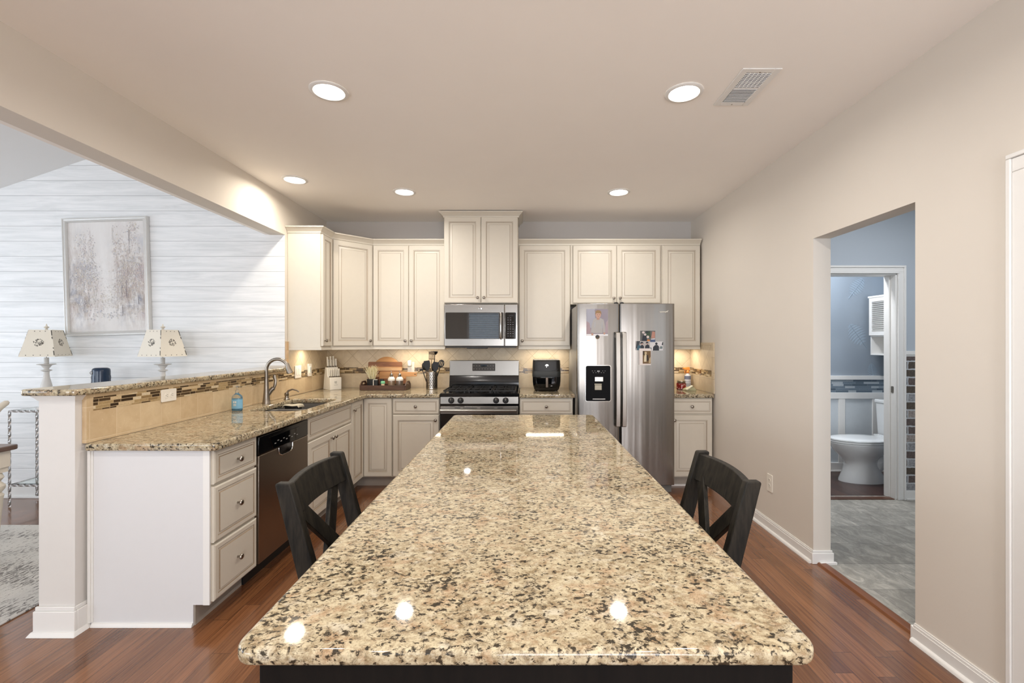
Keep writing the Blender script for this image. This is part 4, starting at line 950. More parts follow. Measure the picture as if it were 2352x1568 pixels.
# script emblem on the right door (too small to read)
m = MB(); ex, ez = 1.270, 1.693
m.tube([(ex+.075*k/30, yf-.0085, ez+.006*math.sin(k*1.3)+.004*k/30) for k in range(31)], .0016, 6); m.tube([(ex+.05, yf-.0085, ez-.008), (ex+.062, yf-.0085, ez+.004), (ex+.08, yf-.0085, ez+.014)], .0014, 6); m.build('script_emblem', M_plate, dr)
# photo prints on the fridge
def C(rgb, r=.6): return plain('print_%d_%d_%d' % rgb, rgb, r, var=.03)
def print_(name, lab, x0, x1, z0, z1, yb, base, shapes, cat='photo', group=None, edge=None):
    t = thing(name, lab, cat, ((x0+x1)/2, yb, (z0+z1)/2), group=group)
    m = MB(); m.box(x0, x1, yb-.001, yb, z0, z1); m.build('print_paper', C(base), t)
    if edge: m = MB(); m.box(x0+edge[0], x1-edge[1], yb-.0013, yb-.001, z0+edge[2], z1-edge[3]); m.build('picture_area', C(edge[4]), t)
    byc = {}
    for i, (rgb, poly) in enumerate(shapes):
        mb = byc.setdefault(rgb, MB()); y_ = yb-.0014-.00012*i
        mb.loft([[(x0+u*(x1-x0), y_, z0+v*(z1-z0)) for u, v in poly], [(x0+u*(x1-x0), y_+.0001, z0+v*(z1-z0)) for u, v in poly]])
    if byc:
        ks = list(byc); tot = MB()
        for i, k in enumerate(ks):
            n = len(tot.v); tot.v += byc[k].v; tot.f += [[a+n for a in f] for f in byc[k].f]; tot.mi += [i]*len(byc[k].f)
        tot.build('printed_image', [C(k) for k in ks], t, smooth=False)
    return t
def E(cx, cy, a, b, n=14): return [(cx+a*math.cos(2*PI*k/n), cy+b*math.sin(2*PI*k/n)) for k in range(n)]
SK, HR, SW = (190, 152, 134), (150, 120, 84), (172, 168, 166)
yb = yf-.0075
print_('photo_print', 'large photo print of a small child in a grey sweater on the left refrigerator door', .590, .790, 1.472, 1.722, yb, (146, 138, 148), [
    ((164, 164, 176), [(0, .3), (.4, .3), (.4, 1), (0, 1)]), ((166, 146, 150), [(.0, .08), (.22, .08), (.14, .48), (0, .55)]), ((168, 150, 156), [(.85, .1), (1, .1), (1, .6), (.9, .5)]), ((228, 226, 228), [(0, 0), (1, 0), (1, .07), (0, .07)]),
    (SW, [(.30, .10), (.74, .10), (.74, .5), (.80, .60), (.66, .66), (.40, .66), (.32, .60), (.31, .5)]), (SW, [(.20, .12), (.31, .12), (.38, .60), (.32, .62), (.24, .40)]), (SW, [(.76, .12), (.87, .14), (.86, .36), (.79, .62), (.73, .60)]),
    (SK, E(.27, .06, .055, .045)), (SK, E(.83, .09, .05, .04)), ((176, 138, 122), [(.47, .60), (.61, .60), (.60, .70), (.48, .70)]), (SK, E(.545, .78, .125, .125)), (HR, [(.40, .78), (.42, .90), (.48, .955), (.60, .955), (.68, .90), (.69, .78), (.64, .84), (.46, .84)]), (HR, [(.42, .92), (.37, .965), (.40, .90)]),
    ((120, 70, 58), E(.50, .785, .02, .012, 8)), ((120, 70, 58), E(.60, .785, .02, .012, 8)), ((168, 104, 96), E(.55, .715, .028, .009, 8)), ((172, 176, 182), [(.36, .30), (.38, .50), (.42, .56), (.40, .34)]), ((172, 176, 182), [(.70, .28), (.72, .52), (.74, .5), (.74, .28)])])
t = thing('fridge_magnet', 'round black and bronze magnet at the bottom of the child photo', 'magnet', (.692, yb-.004, 1.465))
m = MB(); m.lathe([(.019, yb-.003), (.019, yb-.008), (.014, yb-.010), (.001, yb-.010)], (.692, 0, 1.462), 'Y', 22); m.build('disc', plain('bronze', (112, 96, 78), .35, .6), t)
m = MB(); m.lathe([(.014, yb-.010), (.012, yb-.012), (.001, yb-.012)], (.690, 0, 1.468), 'Y', 18); m.bar((.680, yb-.012, 1.452), (.706, yb-.012, 1.470), .003, .002, (0, 1, 0)); m.build('black_inset', M_blackm, t)
DKB, DKT, GRN, ORG, PAL = (34, 40, 50), (60, 92, 108), (54, 72, 54), (196, 120, 50), (202, 198, 198)
print_('photo_print', 'small photo print of a seated group, topmost of the cluster on the right refrigerator door', 1.090, 1.228, 1.415, 1.520, yb-.001, (92, 92, 90), [
    (GRN, [(.3, .3), (.7, .4), (.66, 1), (.36, .96)]), ((206, 192, 188), E(.2, .85, .09, .1)), ((196, 184, 182), E(.32, .66, .08, .1)), ((204, 190, 184), E(.5, .45, .09, .12)), (DKB, [(.1, .1), (.44, .1), (.40, .55), (.16, .6)]), (ORG, [(.44, .05), (.66, .05), (.62, .2), (.48, .24)]), ((176, 128, 112), [(.72, .35), (.98, .35), (.98, .9), (.80, .95)]), ((72, 88, 120), [(.66, 0), (1, 0), (1, .22), (.68, .22)]), (PAL, [(.7, .22), (.98, .22), (.98, .34), (.72, .3)]), (DKB, E(.45, .9, .1, .08))])
print_('photo_print', 'small photo print of two people in dark clothes, left middle of the cluster', 1.048, 1.178, 1.340, 1.424, yb-.0025, (176, 170, 166), [
    ((58, 62, 66), [(.0, .2), (.2, .2), (.3, 1), (.06, 1)]), (DKT, [(.06, .0), (.34, .0), (.36, .45), (.2, .6), (.1, .4)]), (DKB, [(.34, .05), (.56, .05), (.58, .4), (.46, .62), (.34, .5)]), (DKB, E(.42, .78, .11, .14)), ((198, 160, 142), E(.44, .68, .05, .09)), (DKB, [(.62, .05), (.98, .05), (.96, .5), (.84, .66), (.68, .5)]), (DKB, E(.80, .82, .09, .12)), ((190, 150, 134), E(.80, .70, .045, .08))])
print_('photo_print', 'small photo print of a dark figure against white, right middle of the cluster', 1.176, 1.300, 1.336, 1.420, yb-.0015, (206, 204, 206), [
    (DKB, [(.24, .0), (.70, .0), (.70, .45), (.58, .62), (.40, .6), (.26, .4)]), (DKB, E(.50, .76, .09, .14)), ((110, 122, 124), [(.72, .2), (.95, .2), (.97, .45), (.8, .5)]), (DKB, [(.9, .6), (1, .6), (1, .95), (.94, .9)]), (DKT, [(.0, .1), (.14, .1), (.14, .3), (.0, .35)])])
print_('instant_photo', 'white bordered instant photo below the cluster on the right refrigerator door', 1.078, 1.188, 1.202, 1.356, yb-.004, (222, 212, 206), [
    ((110, 84, 52), [(.30, .08), (.98, .08), (.98, .85), (.30, .85)]), ((196, 176, 140), E(.55, .72, .10, .08)), ((214, 200, 170), [(.40, .2), (.62, .2), (.66, .6), (.5, .66), (.42, .5)]), ((46, 34, 26), [(.62, .2), (.80, .3), (.76, .6), (.62, .6)]), ((180, 160, 126), [(.8, .12), (.96, .12), (.96, .5), (.86, .4)]), ((46, 34, 26), [(.32, .6), (.44, .62), (.42, .84), (.32, .84)])])

# ------------------------------------------------------------ island
IZ = .885
o = slab('island_countertop', [rrect(-.504, .514, .777, 3.316, .038, 8)], IZ-.031, IZ, M_gran_i, .011); tag(o, 'long speckled beige granite island top in the foreground', 'countertop')
t = thing('kitchen_island', 'dark espresso kitchen island under the granite island top', 'kitchen island', (0, 2, 0))
zt = IZ-.0315
m = MB(); m.box(-.16, .14, .87, 3.20, .08, zt); m.build('cabinet_body', M_espresso, t, bevel=.003)
m = MB(); m.box(-.13, .11, .90, 3.17, 0, .082); m.build('plinth', M_blackm, t)
for y0, y1 in ((.80, .86), (3.21, 3.27)):
    m = MB(); m.box(-.464, .4755, y0, y1, .0, zt); m.box(-.474, .4855, y0-.008, y1+.008, 0, .09); m.build('end_panel', M_espresso, t, bevel=.003)
for s_, x_ in ((-1, -.16), (1, .14)):
    for k in range(3):
        ya = .92+k*.76; m = MB(); m.at(frame((x_, ya if s_ > 0 else ya+.72, .12), (0, s_, 0), (s_, 0, 0)))
        prv = None
        for i, (ins, d, _) in enumerate(DOOR):
            r = [(ins, ins, d), (.72-ins, ins, d), (.72-ins, .70-ins, d), (ins, .70-ins, d)]
            if prv: m.loft([prv, r], False)
            prv = r
        m.add(prv, [(0, 1, 2, 3)]); m.build('side_panel', M_espresso, t, ang=25)

# ------------------------------------------------------------ bar stools
# local frame: front of the stool is +x, seat centre at origin, width along y
def make_stool(lab, loc, rz):
    t = thing('bar_stool', lab, 'bar stool', loc, rz, world=False)
    hw = .195; SH = .60
    m = MB()
    seat = rrect(-.20, .20, -.205, .205, .03, 4)
    m.loft([[(x_, y_, SH-.035) for x_, y_ in seat], [(x_, y_, SH-.004) for x_, y_ in seat], [(x_*.985, y_*.985, SH) for x_, y_ in seat], [(x_*.6, y_*.7, SH-.008) for x_, y_ in seat]]); m.build('seat', M_stool, t)
    xb = lambda z: -.185-.0 if z < SH-.05 else -.185-(z-SH+.05)*.265
    for s_ in (-1, 1):
        m = MB(); y_ = s_*hw
        rings = []
        for z, dp in ((0, .040), (.3, .044), (SH-.05, .056), (SH+.1, .058), (.88, .052), (.975, .048), (.982, .042)):
            xc = xb(z)-(.03*(1-z/.57) if z < .57 else 0)
            rings.append([(xc-dp/2, y_-.015, z), (xc+dp/2, y_-.015, z), (xc+dp/2, y_+.015, z), (xc-dp/2, y_+.015, z)])
        m.loft(rings); m.build('back_post', M_stool, t, bevel=.004)
        m = MB(); m.loft([[(.205+.0-dd/2, s_*.20-dd/2, z), (.205+dd/2, s_*.20-dd/2, z), (.205+dd/2, s_*.20+dd/2, z), (.205-dd/2, s_*.20+dd/2, z)] for z, dd in ((0, .034), (.59, .042))])
        m.v = [Vector((v.x-.03*(v.z/.59), v.y-s_*.025*(v.z/.59), v.z)) for v in m.v]; m.build('leg', M_stool, t, bevel=.003)
    # curved top rail
    m = MB(); n = 10; rings = []
    for i in range(n+1):
        u = -1+2*i/n; yy = u*(hw-.012); bow = -.022*(1-u*u)
        r = []
        for z, xo in ((.875, 0), (.972, 0)):
            xc = xb(z)+bow+.004; r.append((xc, z))
        (xa, za), (xc, zc) = r
        rings.append([(xa-.011, yy, za), (xa+.011, yy, za), (xc+.011, yy, zc+.006*(1-u*u)), (xc-.011, yy, zc+.006*(1-u*u))])
    m.loft(rings); m.build('top_rail', M_stool, t, bevel=.003)
    m = MB(); z = .525; m.bar((xb(z), -hw+.01, z), (xb(z), hw-.01, z), .02, .05); m.build('lower_rail', M_stool, t, bevel=.003)
    for s_, dx in ((-1, -.008), (1, .006)):
        m = MB(); z0, z1 = .54, .888
        m.bar((xb(z0)+dx, s_*(hw-.035), z0), (xb(z1)+dx-.010, -s_*(hw-.045), z1), .052, .016, (1, 0, .25)); m.build('cross_slat', M_stool, t, bevel=.002)
    for s_ in (-1, 1):
        m = MB(); m.bar((-.20, s_*.185, .22), (.185, s_*.19, .22), .018, .03); m.build('stretcher', M_stool, t, bevel=.002)
    m = MB(); m.bar((.19, -.19, .16), (.19, .19, .16), .02, .035); m.build('footrest', M_stool, t, bevel=.002)
    m = MB(); m.box(-.175, .175, -.18, .18, SH-.085, SH-.034); m.build('apron', M_stool, t)
    return t
s1 = make_stool('distressed black bar stool with cross back on the left side of the island', (-.430, 1.588, 0), 0)
s2 = copy_tree(s1); s2.location = (.412, 1.607, 0); s2.rotation_euler = (0, 0, PI)
s2['label'] = 'distressed black bar stool with cross back on the right side of the island'

# ------------------------------------------------------------ things on the counters
# knife block
t = thing('knife_block', 'white knife block full of white handled knives in the counter corner', 'knife block', (-2.02, 4.83, CT), math.radians(48), world=False)
M_kw = plain('knife_block_white', (232, 228, 218), .35, var=.01)
m = MB(); pr = [(-.085, 0), (.095, 0), (.095, .12), (.02, .225), (-.015, .235), (-.085, 0)][:5]
# profile in y(depth, front = -y) and z
P_ = [(-.075, 0), (.085, 0), (.045, .235), (.005, .235), (-.02, .135), (-.075, .128)]
m.loft([[(x_, a, b) for a, b in P_] for x_ in (-.062, .062)]); b_ = m.build('block', M_kw, t, bevel=.004)
m = MB(); m.box(-.012, .012, -.0765, -.0755, .070, .073); m.box(-.02, .02, -.0765, -.0755, .050, .052); m.tube([(.012*math.cos(a)-.001, -.0758, .083+.009*math.sin(a*2)) for a in [2*PI*k/16 for k in range(15)]], .001, 5); m.build('emblem', plain('block_print', (110, 106, 100), .5), b_)
def knife(x, y, z, L, tilt, r=.009):
    k = thing('kitchen_knife', 'white handled knife standing in the white knife block', 'knife', (0, 0, 0), world=False, group='white handled knives in the block')
    k.location = Vector((-2.02, 4.83, CT))+Matrix.Rotation(math.radians(48), 3, 'Z') @ Vector((x, y, z)); k.rotation_euler = (tilt, 0, math.radians(48))
    m = MB(); m.box(-r*.75, r*.75, -r*1.2, r*1.2, .012, L-.008); m.lathe([(r*1.25, L-.012), (r*1.3, L-.004), (r*.8, L), (.001, L)], (0, 0, 0), 'Z', 10); m.build('handle', M_kw, k, bevel=.003)
    m = MB(); m.box(-.0012, .0012, -r*1.25, r*1.25, .014, L-.014); m.box(-r*.8, r*.8, -r*1.25, r*1.25, 0, .012); m.build('tang', M_nickel, k)
for i in range(6): knife(-.050+i*.020, -.042, .130, .090, math.radians(-2), .0068)
for x_, y_, L in ((-.045, .012, .125), (-.012, .014, .128), (.02, .016, .13), (-.03, .03, .09), (.004, .032, .085), (.045, .014, .10), (.036, .034, .08)): knife(x_, y_, .236, L*.9, math.radians(-6), .0085)
# tray
t = thing('serving_tray', 'dark wooden serving tray with cut-out handles on the counter left of the range', 'tray', (-1.452, 4.82, CT))
M_tray = wood('tray_wood', (58, 38, 28), (92, 64, 48), 'X', 7, .55)
x0, x1, y0, y1 = -1.692, -1.213, 4.715, 4.925
m = MB(); m.box(x0+.011, x1-.011, y0+.012, y1-.012, CT+.001, CT+.011); m.box(x0+.011, x1-.011, y0, y0+.012, CT+.001, CT+.052); m.box(x0+.011, x1-.011, y1-.012, y1, CT+.001, CT+.052); m.build('tray_base', M_tray, t, bevel=.002)
for xa in (x0-.001, x1-.011):
    m = MB(); yc = (y0+y1)/2
    out = [(y0, .002), (y1, .002), (y1, .052), (yc+.06, .082), (yc+.045, .09), (yc-.045, .09), (yc-.06, .082), (y0, .052)]
    n = len(out); hole = [(yc-.04, .055), (yc+.04, .055), (yc+.046, .062), (yc+.036, .074), (yc+.03, .075), (yc-.03, .075), (yc-.036, .074), (yc-.046, .062)]
    vs = [(xx, a, CT+b) for xx in (xa, xa+.012) for a, b in out+hole]
    fs = []
    for i in range(n):
        j = (i+1) % n
        fs += [(i, j, 8+j, 8+i), (16+i, 24+i, 24+j, 16+j), (i, 16+i, 16+j, j), (8+i, 8+j, 24+j, 24+i)]
    m.add(vs, fs); m.build('handle_end', M_tray, t, bevel=.0015)
zt_ = CT+.012
# potted faux grass
t = thing('potted_plant', 'pale yellow faux grass in a square black pot on the tray', 'potted plant', (-1.60, 4.83, zt_))
m = MB(); m.loft([[(x_, y_, z) for x_, y_ in rrect(-1.60-w_, -1.60+w_, 4.83-w_, 4.83+w_, .006, 3)] for w_, z in ((.040, zt_), (.043, zt_+.10), (.037, zt_+.10), (.035, zt_+.085))]); m.build('pot', M_blackm, t)
m = MB(); rg = random.Random(3)
for i in range(95):
    a = rg.uniform(0, 2*PI); r0 = rg.uniform(0, .028); L = rg.uniform(.09, .165); out = rg.uniform(.01, .068)
    p0 = Vector((-1.60+r0*math.cos(a), 4.83+r0*math.sin(a), zt_+.085)); d = Vector((math.cos(a), math.sin(a), 0))
    pts = [p0, p0+d*out*.35+Vector((0, 0, L*.5)), p0+d*out+Vector((rg.uniform(-.01, .01), 0, L))]
    m.tube(pts, [.0016, .0034, .0006], 4, mi=rg.randint(0, 1))
    for q in range(5):
        f = .3+.13*q; b = p0+d*out*f*f+Vector((0, 0, L*f)); s_ = 1 if q % 2 else -1
        m.tube([b, b+Vector((s_*.010*math.cos(a+1), s_*.010*math.sin(a+1), .010)), b+Vector((s_*.013*math.cos(a+1), s_*.013*math.sin(a+1), .020))], [.0012, .002, .0003], 3, mi=rg.randint(0, 1))
m.build('foliage', [plain('pale_grass', (222, 210, 160), .7), plain('cream_grass', (238, 230, 196), .7)], t)
def carton(name, lab, cat, cx, cy, w_, d_, h_, mat, edge=None):
    t = thing(name, lab, cat, (cx, cy, zt_))
    m = MB(); m.box(cx-w_/2, cx+w_/2, cy-d_/2, cy+d_/2, zt_, zt_+h_); b = m.build('body', mat, t, bevel=.003)
    if edge: m = MB(); a = .003; 
    if edge:
        for p_ in ((cx-w_/2-.001, cx-w_/2+.005), ): m.box(p_[0], p_[1], cy-d_/2-.0015, cy-d_/2, zt_, zt_+h_)
        m.box(cx-w_/2-.001, cx+w_/2, cy-d_/2-.0015, cy-d_/2, zt_+h_-.005, zt_+h_); m.build('white_edge', M_plate, t)
    return t
carton('candle_jar', 'small square black container with a white edge in front of the grass pot', 'candle', -1.538, 4.765, .045, .042, .10, M_blackm, True)
carton('candle_jar', 'small plain black container between the white edged one and the bottles', 'candle', -1.488, 4.80, .038, .036, .10, M_blackm)
t = thing('spice_shaker', 'tiny clear shaker with mint green cap on the tray', 'shaker', (-1.463, 4.755, zt_))
m = MB(); m.lathe([(.016, 0), (.018, .004), (.018, .050), (.015, .056)], (-1.463, 4.755, zt_), 'Z', 16); m.build('jar', plain('shaker_glass', (214, 184, 150), .15), t)
m = MB(); m.lathe([(.019, .054), (.022, .058), (.022, .074), (.016, .082), (.001, .083)], (-1.463, 4.755, zt_), 'Z', 16); m.build('cap', plain('mint_green', (126, 198, 150), .4), t)
def pumpb(cx, lab, liquid):
    t = thing('glass_bottle', lab, 'bottle', (cx, 4.82, zt_)); c = (cx, 4.82, zt_)
    m = MB(); m.lathe([(.034, 0), (.037, .004), (.037, .085), (.036, .098), (.026, .118), (.016, .130), (.014, .138)], c, 'Z', 24); m.build('bottle', glass('clear_bottle_glass', (250, 250, 250), .02), t)
    m = MB(); m.lathe([(.032, .003), (.0345, .006), (.0345, .080), (.032, .082)], c, 'Z', 24); m.build('contents', plain('contents_%s' % liquid[0], liquid, .3), t)
    m = MB(); m.lathe([(.0375, .082), (.0378, .098)], c, 'Z', 24, caps=False); m.lathe([(.0373, .098), (.030, .113), (.022, .124)], c, 'Z', 24, caps=False); m.build('label_band', M_plate, t)
    m = MB(); m.lathe([(.017, .134), (.018, .138), (.018, .150), (.011, .156)], c, 'Z', 16); m.tube([(cx, 4.82, zt_+.15), (cx-.001, 4.82, zt_+.172), (cx-.006, 4.818, zt_+.19)], [.005, .004, .003], 8); m.build('pour_spout', M_chrome, t)
pumpb(-1.392, 'clear glass bottle with pale tan contents, left one on the tray', (186, 158, 128))
pumpb(-1.305, 'clear glass bottle with grey brown contents, right one on the tray', (142, 122, 104))
# cutting boards leaning on the wall
M_wal = wood('walnut', (116, 72, 46), (156, 104, 70), 'X', 8, .5); M_map = wood('maple', (196, 154, 108), (222, 184, 140), 'X', 6, .5); M_acac = wood('acacia', (176, 122, 74), (214, 164, 110), 'X', 5, .5)
def lean(t, a, y0, z0):
    t.rotation_euler = (a, 0, 0); t.location = (t.location.x, y0, z0)
t = thing('cutting_board', 'round light wooden board at the back of the stack against the tile', 'cutting board', (-1.45, 0, 0), world=False); lean(t, -.06, YB-.041, CT+.001)
m = MB(); m.lathe([(.155, -.007), (.16, -.004), (.16, .004), (.155, .007)], (-.045, 0, .18), 'Y', 48); m.build('board', M_acac, t)
t = thing('cutting_board', 'rectangular walnut cutting board with lighter stripe standing behind the plant', 'cutting board', (-1.505, 0, 0), world=False); lean(t, -.08, YB-.067, CT+.001)
m = MB(); m.loft([[(a, y_, b) for a, b in rrect(-.185, .185, 0, .285, .012)] for y_ in (-.008, .008)]); b_ = m.build('board', M_wal, t, bevel=.002)
for z0, z1, mt in ((.188, .222, M_map), (.222, .232, M_acac), (.120, .150, M_map)): m = MB(); m.box(-.1845, .1845, -.0087, .0087, z0, z1); m.build('inlay_stripe', mt, b_)
t = thing('cutting_board', 'long maple paddle board with its handle pointing right towards the outlet', 'cutting board', (-1.40, 0, 0), world=False); lean(t, -.09, YB-.089, CT+.001)
pl = [(-.16, 0), (.12, 0), (.13, .01), (.13, .125), (.24, .128), (.245, .135), (.245, .165), (.24, .172), (.10, .180), (-.15, .180), (-.16, .17)]
m = MB(); m.loft([[(a, y_, b) for a, b in pl] for y_ in (-.006, .006)]); b_ = m.build('board', M_acac, t, bevel=.002)
m = MB(); m.box(-.159, .129, -.0068, .0, .002, .105); m.build('dark_half', M_wal, b_)
m = MB(); m.lathe([(.006, -.0075), (.006, -.0055)], (.228, 0, .150), 'Y', 12); m.build('hanging_hole', M_slot, b_)
# utensil crock
def crockmat():
    s = N('perforated_steel'); x, y, z = s.sep(s.obj())
    ang = s.math('ARCTAN2', s.math('SUBTRACT', y, 0.0), x)
    u = s.math('MULTIPLY', ang, 3.18); v = s.math('MULTIPLY', z, 58.0)
    row = s.math('FLOOR', v); u2 = s.math('ADD', u, s.math('MULTIPLY', s.math('MODULO', row, 2.0), .5))
    du = s.math('SUBTRACT', s.math('FRACT', u2), .5); dv = s.math('SUBTRACT', s.math('FRACT', v), .5)
    d = s.math('SQRT', s.math('ADD', s.math('MULTIPLY', du, du), s.math('MULTIPLY', s.math('MULTIPLY', dv, dv), .8)))
    hole = s.math('LESS_THAN', d, .27); band = s.math('MULTIPLY', s.math('GREATER_THAN', z, .02), s.math('LESS_THAN', z, .172)); hole = s.math('MULTIPLY', hole, band)
    col = s.mix(hole, lin((190, 184, 176)), lin((30, 28, 26))); s.bump(s.math('SUBTRACT', 1.0, hole), .5, .001)
    return s.out(col, .25, s.math('SUBTRACT', 1.0, hole))
t = thing('utensil_crock', 'perforated stainless steel utensil holder left of the range', 'utensil holder', (-.972, 4.86, CT))
m = MB(); m.lathe([(.058, .001), (.061, .004), (.061, .183), (.059, .184), (.057, .182), (.057, .01), (.001, .01)], (-.972, 4.86, CT), 'Z', 40); m.build('canister', crockmat(), t)
def utensil(lab, name, dx, dy, L, tx, ty, head, mat=None, cat='utensil', twist=0):
    t = thing(name, lab, cat, (-.972+dx, 4.86+dy, CT+.012), world=False); t.rotation_euler = (ty, tx, twist)
    m = MB(); m.tube([(0, 0, 0), (0, 0, L*.5), (0, 0, L)], [.006, .005, .0045], 8); m.build('handle', mat or M_blackm, t)
    m = MB(); head(m, L); m.build('head', mat or M_blackm, t, bevel=.0008)
def spoonhead(m, L, a=.032, b=.045, slots=False):
    n = 20; top = [[(a*r_*math.cos(2*PI*k/n), -.012+.012*r_*r_, L+b*.8+b*r_*math.sin(2*PI*k/n)) for k in range(n)] for r_ in (1, .75, .4, .05)]
    bot = [[(p[0], p[1]-.003, p[2]) for p in r] for r in top]
    m.loft(top+bot[::-1], False)
def slotted(m, L):
    n = 28; a, b = .034, .045
    def pt(u, v): return (u, -.004+6*(u*u+(v)*(v))-.0, L+b*.8+v)
    for lo, hi in ((-.034, -.020), (-.014, -.004), (.003, .013), (.019, .034)):
        us = [lo, (lo+hi)/2, hi]; 
        for y_ in (0,):
            rings = []
            for u in us:
                vm = b*math.sqrt(max(0, 1-(u/a)**2)); rings.append([(u, 0, L+b*.8-vm-.001), (u, -.003, L+b*.8-vm-.001), (u, -.003, L+b*.8+vm), (u, 0, L+b*.8+vm)])
            m.loft(rings)
    for s_ in (-1, 1): m.loft([[(u, 0, L+b*.8+s_*(.022)), (u, -.003, L+b*.8+s_*.022), (u, -.003, L+b*.8+s_*.9*b*math.sqrt(max(.0, 1-(u/a)**2))+s_*.001), (u, 0, L+b*.8+s_*.9*b*math.sqrt(max(.0, 1-(u/a)**2))+s_*.001)] for u in (-.028, -.015, 0, .015, .028)])
def turner(m, L):
    m.box(-.030, .030, -.002, .002, L+.055, L+.085); m.box(-.028, .028, -.002, .002, L-.002, L+.012)
    for k in range(5): m.box(-.028+k*.0135, -.0205+k*.0135, -.002, .002, L+.010, L+.058)
def spatula(m, L): m.loft([[(x_*w_, y_, L+z) for x_, y_ in ((-1, -.002), (1, -.002), (1, .002), (-1, .002))] for w_, z in ((.010, -.005), (.030, .03), (.034, .07), (.030, .10))])
def ladle(m, L):
    m.lathe([(.001, -.025), (.02, -.02), (.034, -.004), (.038, .016), (.036, .016), (.030, -.002), (.001, -.018)], (0, -.035, L-.0), 'Z', 22); m.bar((0, 0, L-.03), (0, -.012, L+.012), .01, .006)
def whisk(m, L):
    for k in range(6):
        a = PI*k/6; m.tube([(.030*math.sin(PI*i/10)*math.cos(a)*(1 if i < 11 else 1), .030*math.sin(PI*i/10)*math.sin(a), L+.09*(1-math.cos(PI*i/10))/2) for i in range(11)], .0012, 4)
        m.tube([(-.030*math.sin(PI*i/10)*math.cos(a), -.030*math.sin(PI*i/10)*math.sin(a), L+.09*(1-math.cos(PI*i/10))/2) for i in range(11)], .0012, 4)
utensil('black slotted spoon leaning far right out of the utensil holder', 'slotted_spoon', .020, .0, .235, .30, .02, slotted)
utensil('tan slotted turner standing tallest in the middle of the utensil holder', 'slotted_turner', -.005, -.018, .305, .02, .03, turner, plain('tan_nylon', (150, 128, 96), .4))
utensil('black ladle with round bowl behind the tan turner', 'ladle', .006, .032, .375, .05, -.02, ladle)
utensil('large black solid spatula leaning left in the front of the utensil holder', 'spatula', -.012, -.02, .195, -.13, .03, spatula)
utensil('black spatula leaning slightly right in the front of the utensil holder', 'spatula', .018, -.018, .18, .12, .03, spatula)
utensil('black solid spoon leaning left in the utensil holder', 'serving_spoon', -.022, .0, .20, -.22, .0, spoonhead)
utensil('black serving spoon standing upright behind the spatulas', 'serving_spoon', .008, .015, .19, .06, -.03, spoonhead)
utensil('grey metal can opener sticking out to the left of the utensil holder', 'can_opener', -.03, -.022, .20, -.33, .0, lambda m, L: (m.box(-.026, .012, -.004, .004, L-.002, L+.02), m.lathe([(.012, -.006), (.012, .006)], (0, 0, L+.008), 'Y', 14), m.tube([(-.02, 0, L+.01), (-.045, 0, L-.002)], .004, 6)), M_iron)
# air fryer
t = thing('air_fryer', 'black air fryer with clear window drawer on the short counter', 'air fryer', (.243, 4.76, CT))
M_af = plain('air_fryer_black', (22, 19, 17), .42); M_afg = plain('air_fryer_band', (44, 46, 45), .5)
cx, cy = .243, 4.755
def rr(w_, d_, z, r=.05, s_=1, n=6): return [(x_, y_, CT+z) for x_, y_ in rrect(cx-w_/2, cx+w_/2, cy-d_/2, cy+d_/2, r, n)]
m = MB(); m.loft([rr(.235, .25, .006), rr(.255, .27, .02), rr(.268, .285, .05), rr(.282, .295, .13), rr(.284, .297, .18), rr(.280, .294, .24), rr(.276, .290, .30), rr(.272, .286, .315), rr(.262, .276, .319)]); m.build('body', M_af, t, ang=60)
m = MB(); m.loft([rr(.285, .300, .148), rr(.286, .302, .152), rr(.286, .301, .200), rr(.284, .298, .204)]); m.build('grey_band', M_afg, t, ang=60)
m = MB(); m.loft([rr(.262, .283, .036), rr(.276, .295, .06), rr(.284, .3005, .10), rr(.287, .3025, .147)], True); dw = m.build('drawer', M_blkglass, t, ang=60)
m = MB(); m.bar((cx+.0, cy-.156, CT+.145), (cx, cy-.152, CT+.042), .026, .022, (0, 1, 0)); m.build('drawer_handle', plain('bronze_grey', (104, 92, 82), .3, .6), dw, bevel=.004)
m = MB(); m.lathe([(.012, 0), (.012, .007)], (cx, cy, CT), 'Z', 8)
for a, b in ((-.09, -.1), (.09, -.1), (-.09, .1), (.09, .1)): m.lathe([(.012, 0), (.012, .008)], (cx+a, cy+b, CT), 'Z', 12)
m.build('feet', M_blackm, t)
m = MB(); yq = cy-.148
pts = [(cx-.115+.23*i/12, yq-.0, CT+.232-.028*math.sin(PI*min(1, max(0, (i)/12)))**.5) for i in range(13)]; m.tube(pts, .0018, 6); m.build('lid_seam', M_afg, t)
m = MB(); F = frame((cx, cy-.1465, CT+.262), (1, 0, 0), (0, -1, 0)); m.at(F)
m.loft([[(a, b, c) for a, b in ((-.018, -.002), (-.014, .008), (-.006, .014), (.006, .014), (.014, .008), (.018, -.002), (.010, -.001), (.006, -.006), (0, -.001), (-.006, -.006), (-.010, -.001))] for c in (0, .0025)]); m.lathe([(.0035, 0), (.0035, .0025)], (-.004, -.014, 0), 'Z', 8); m.build('silver_emblem', M_chrome, t)
m = MB()
for i in range(4): m.lathe([(.028, .3145), (.030, .317), (.02, .321), (.001, .322)], (cx-.09+i*.06, cy-.09, CT), 'Z', 14)
m.build('top_vents', M_af, t)
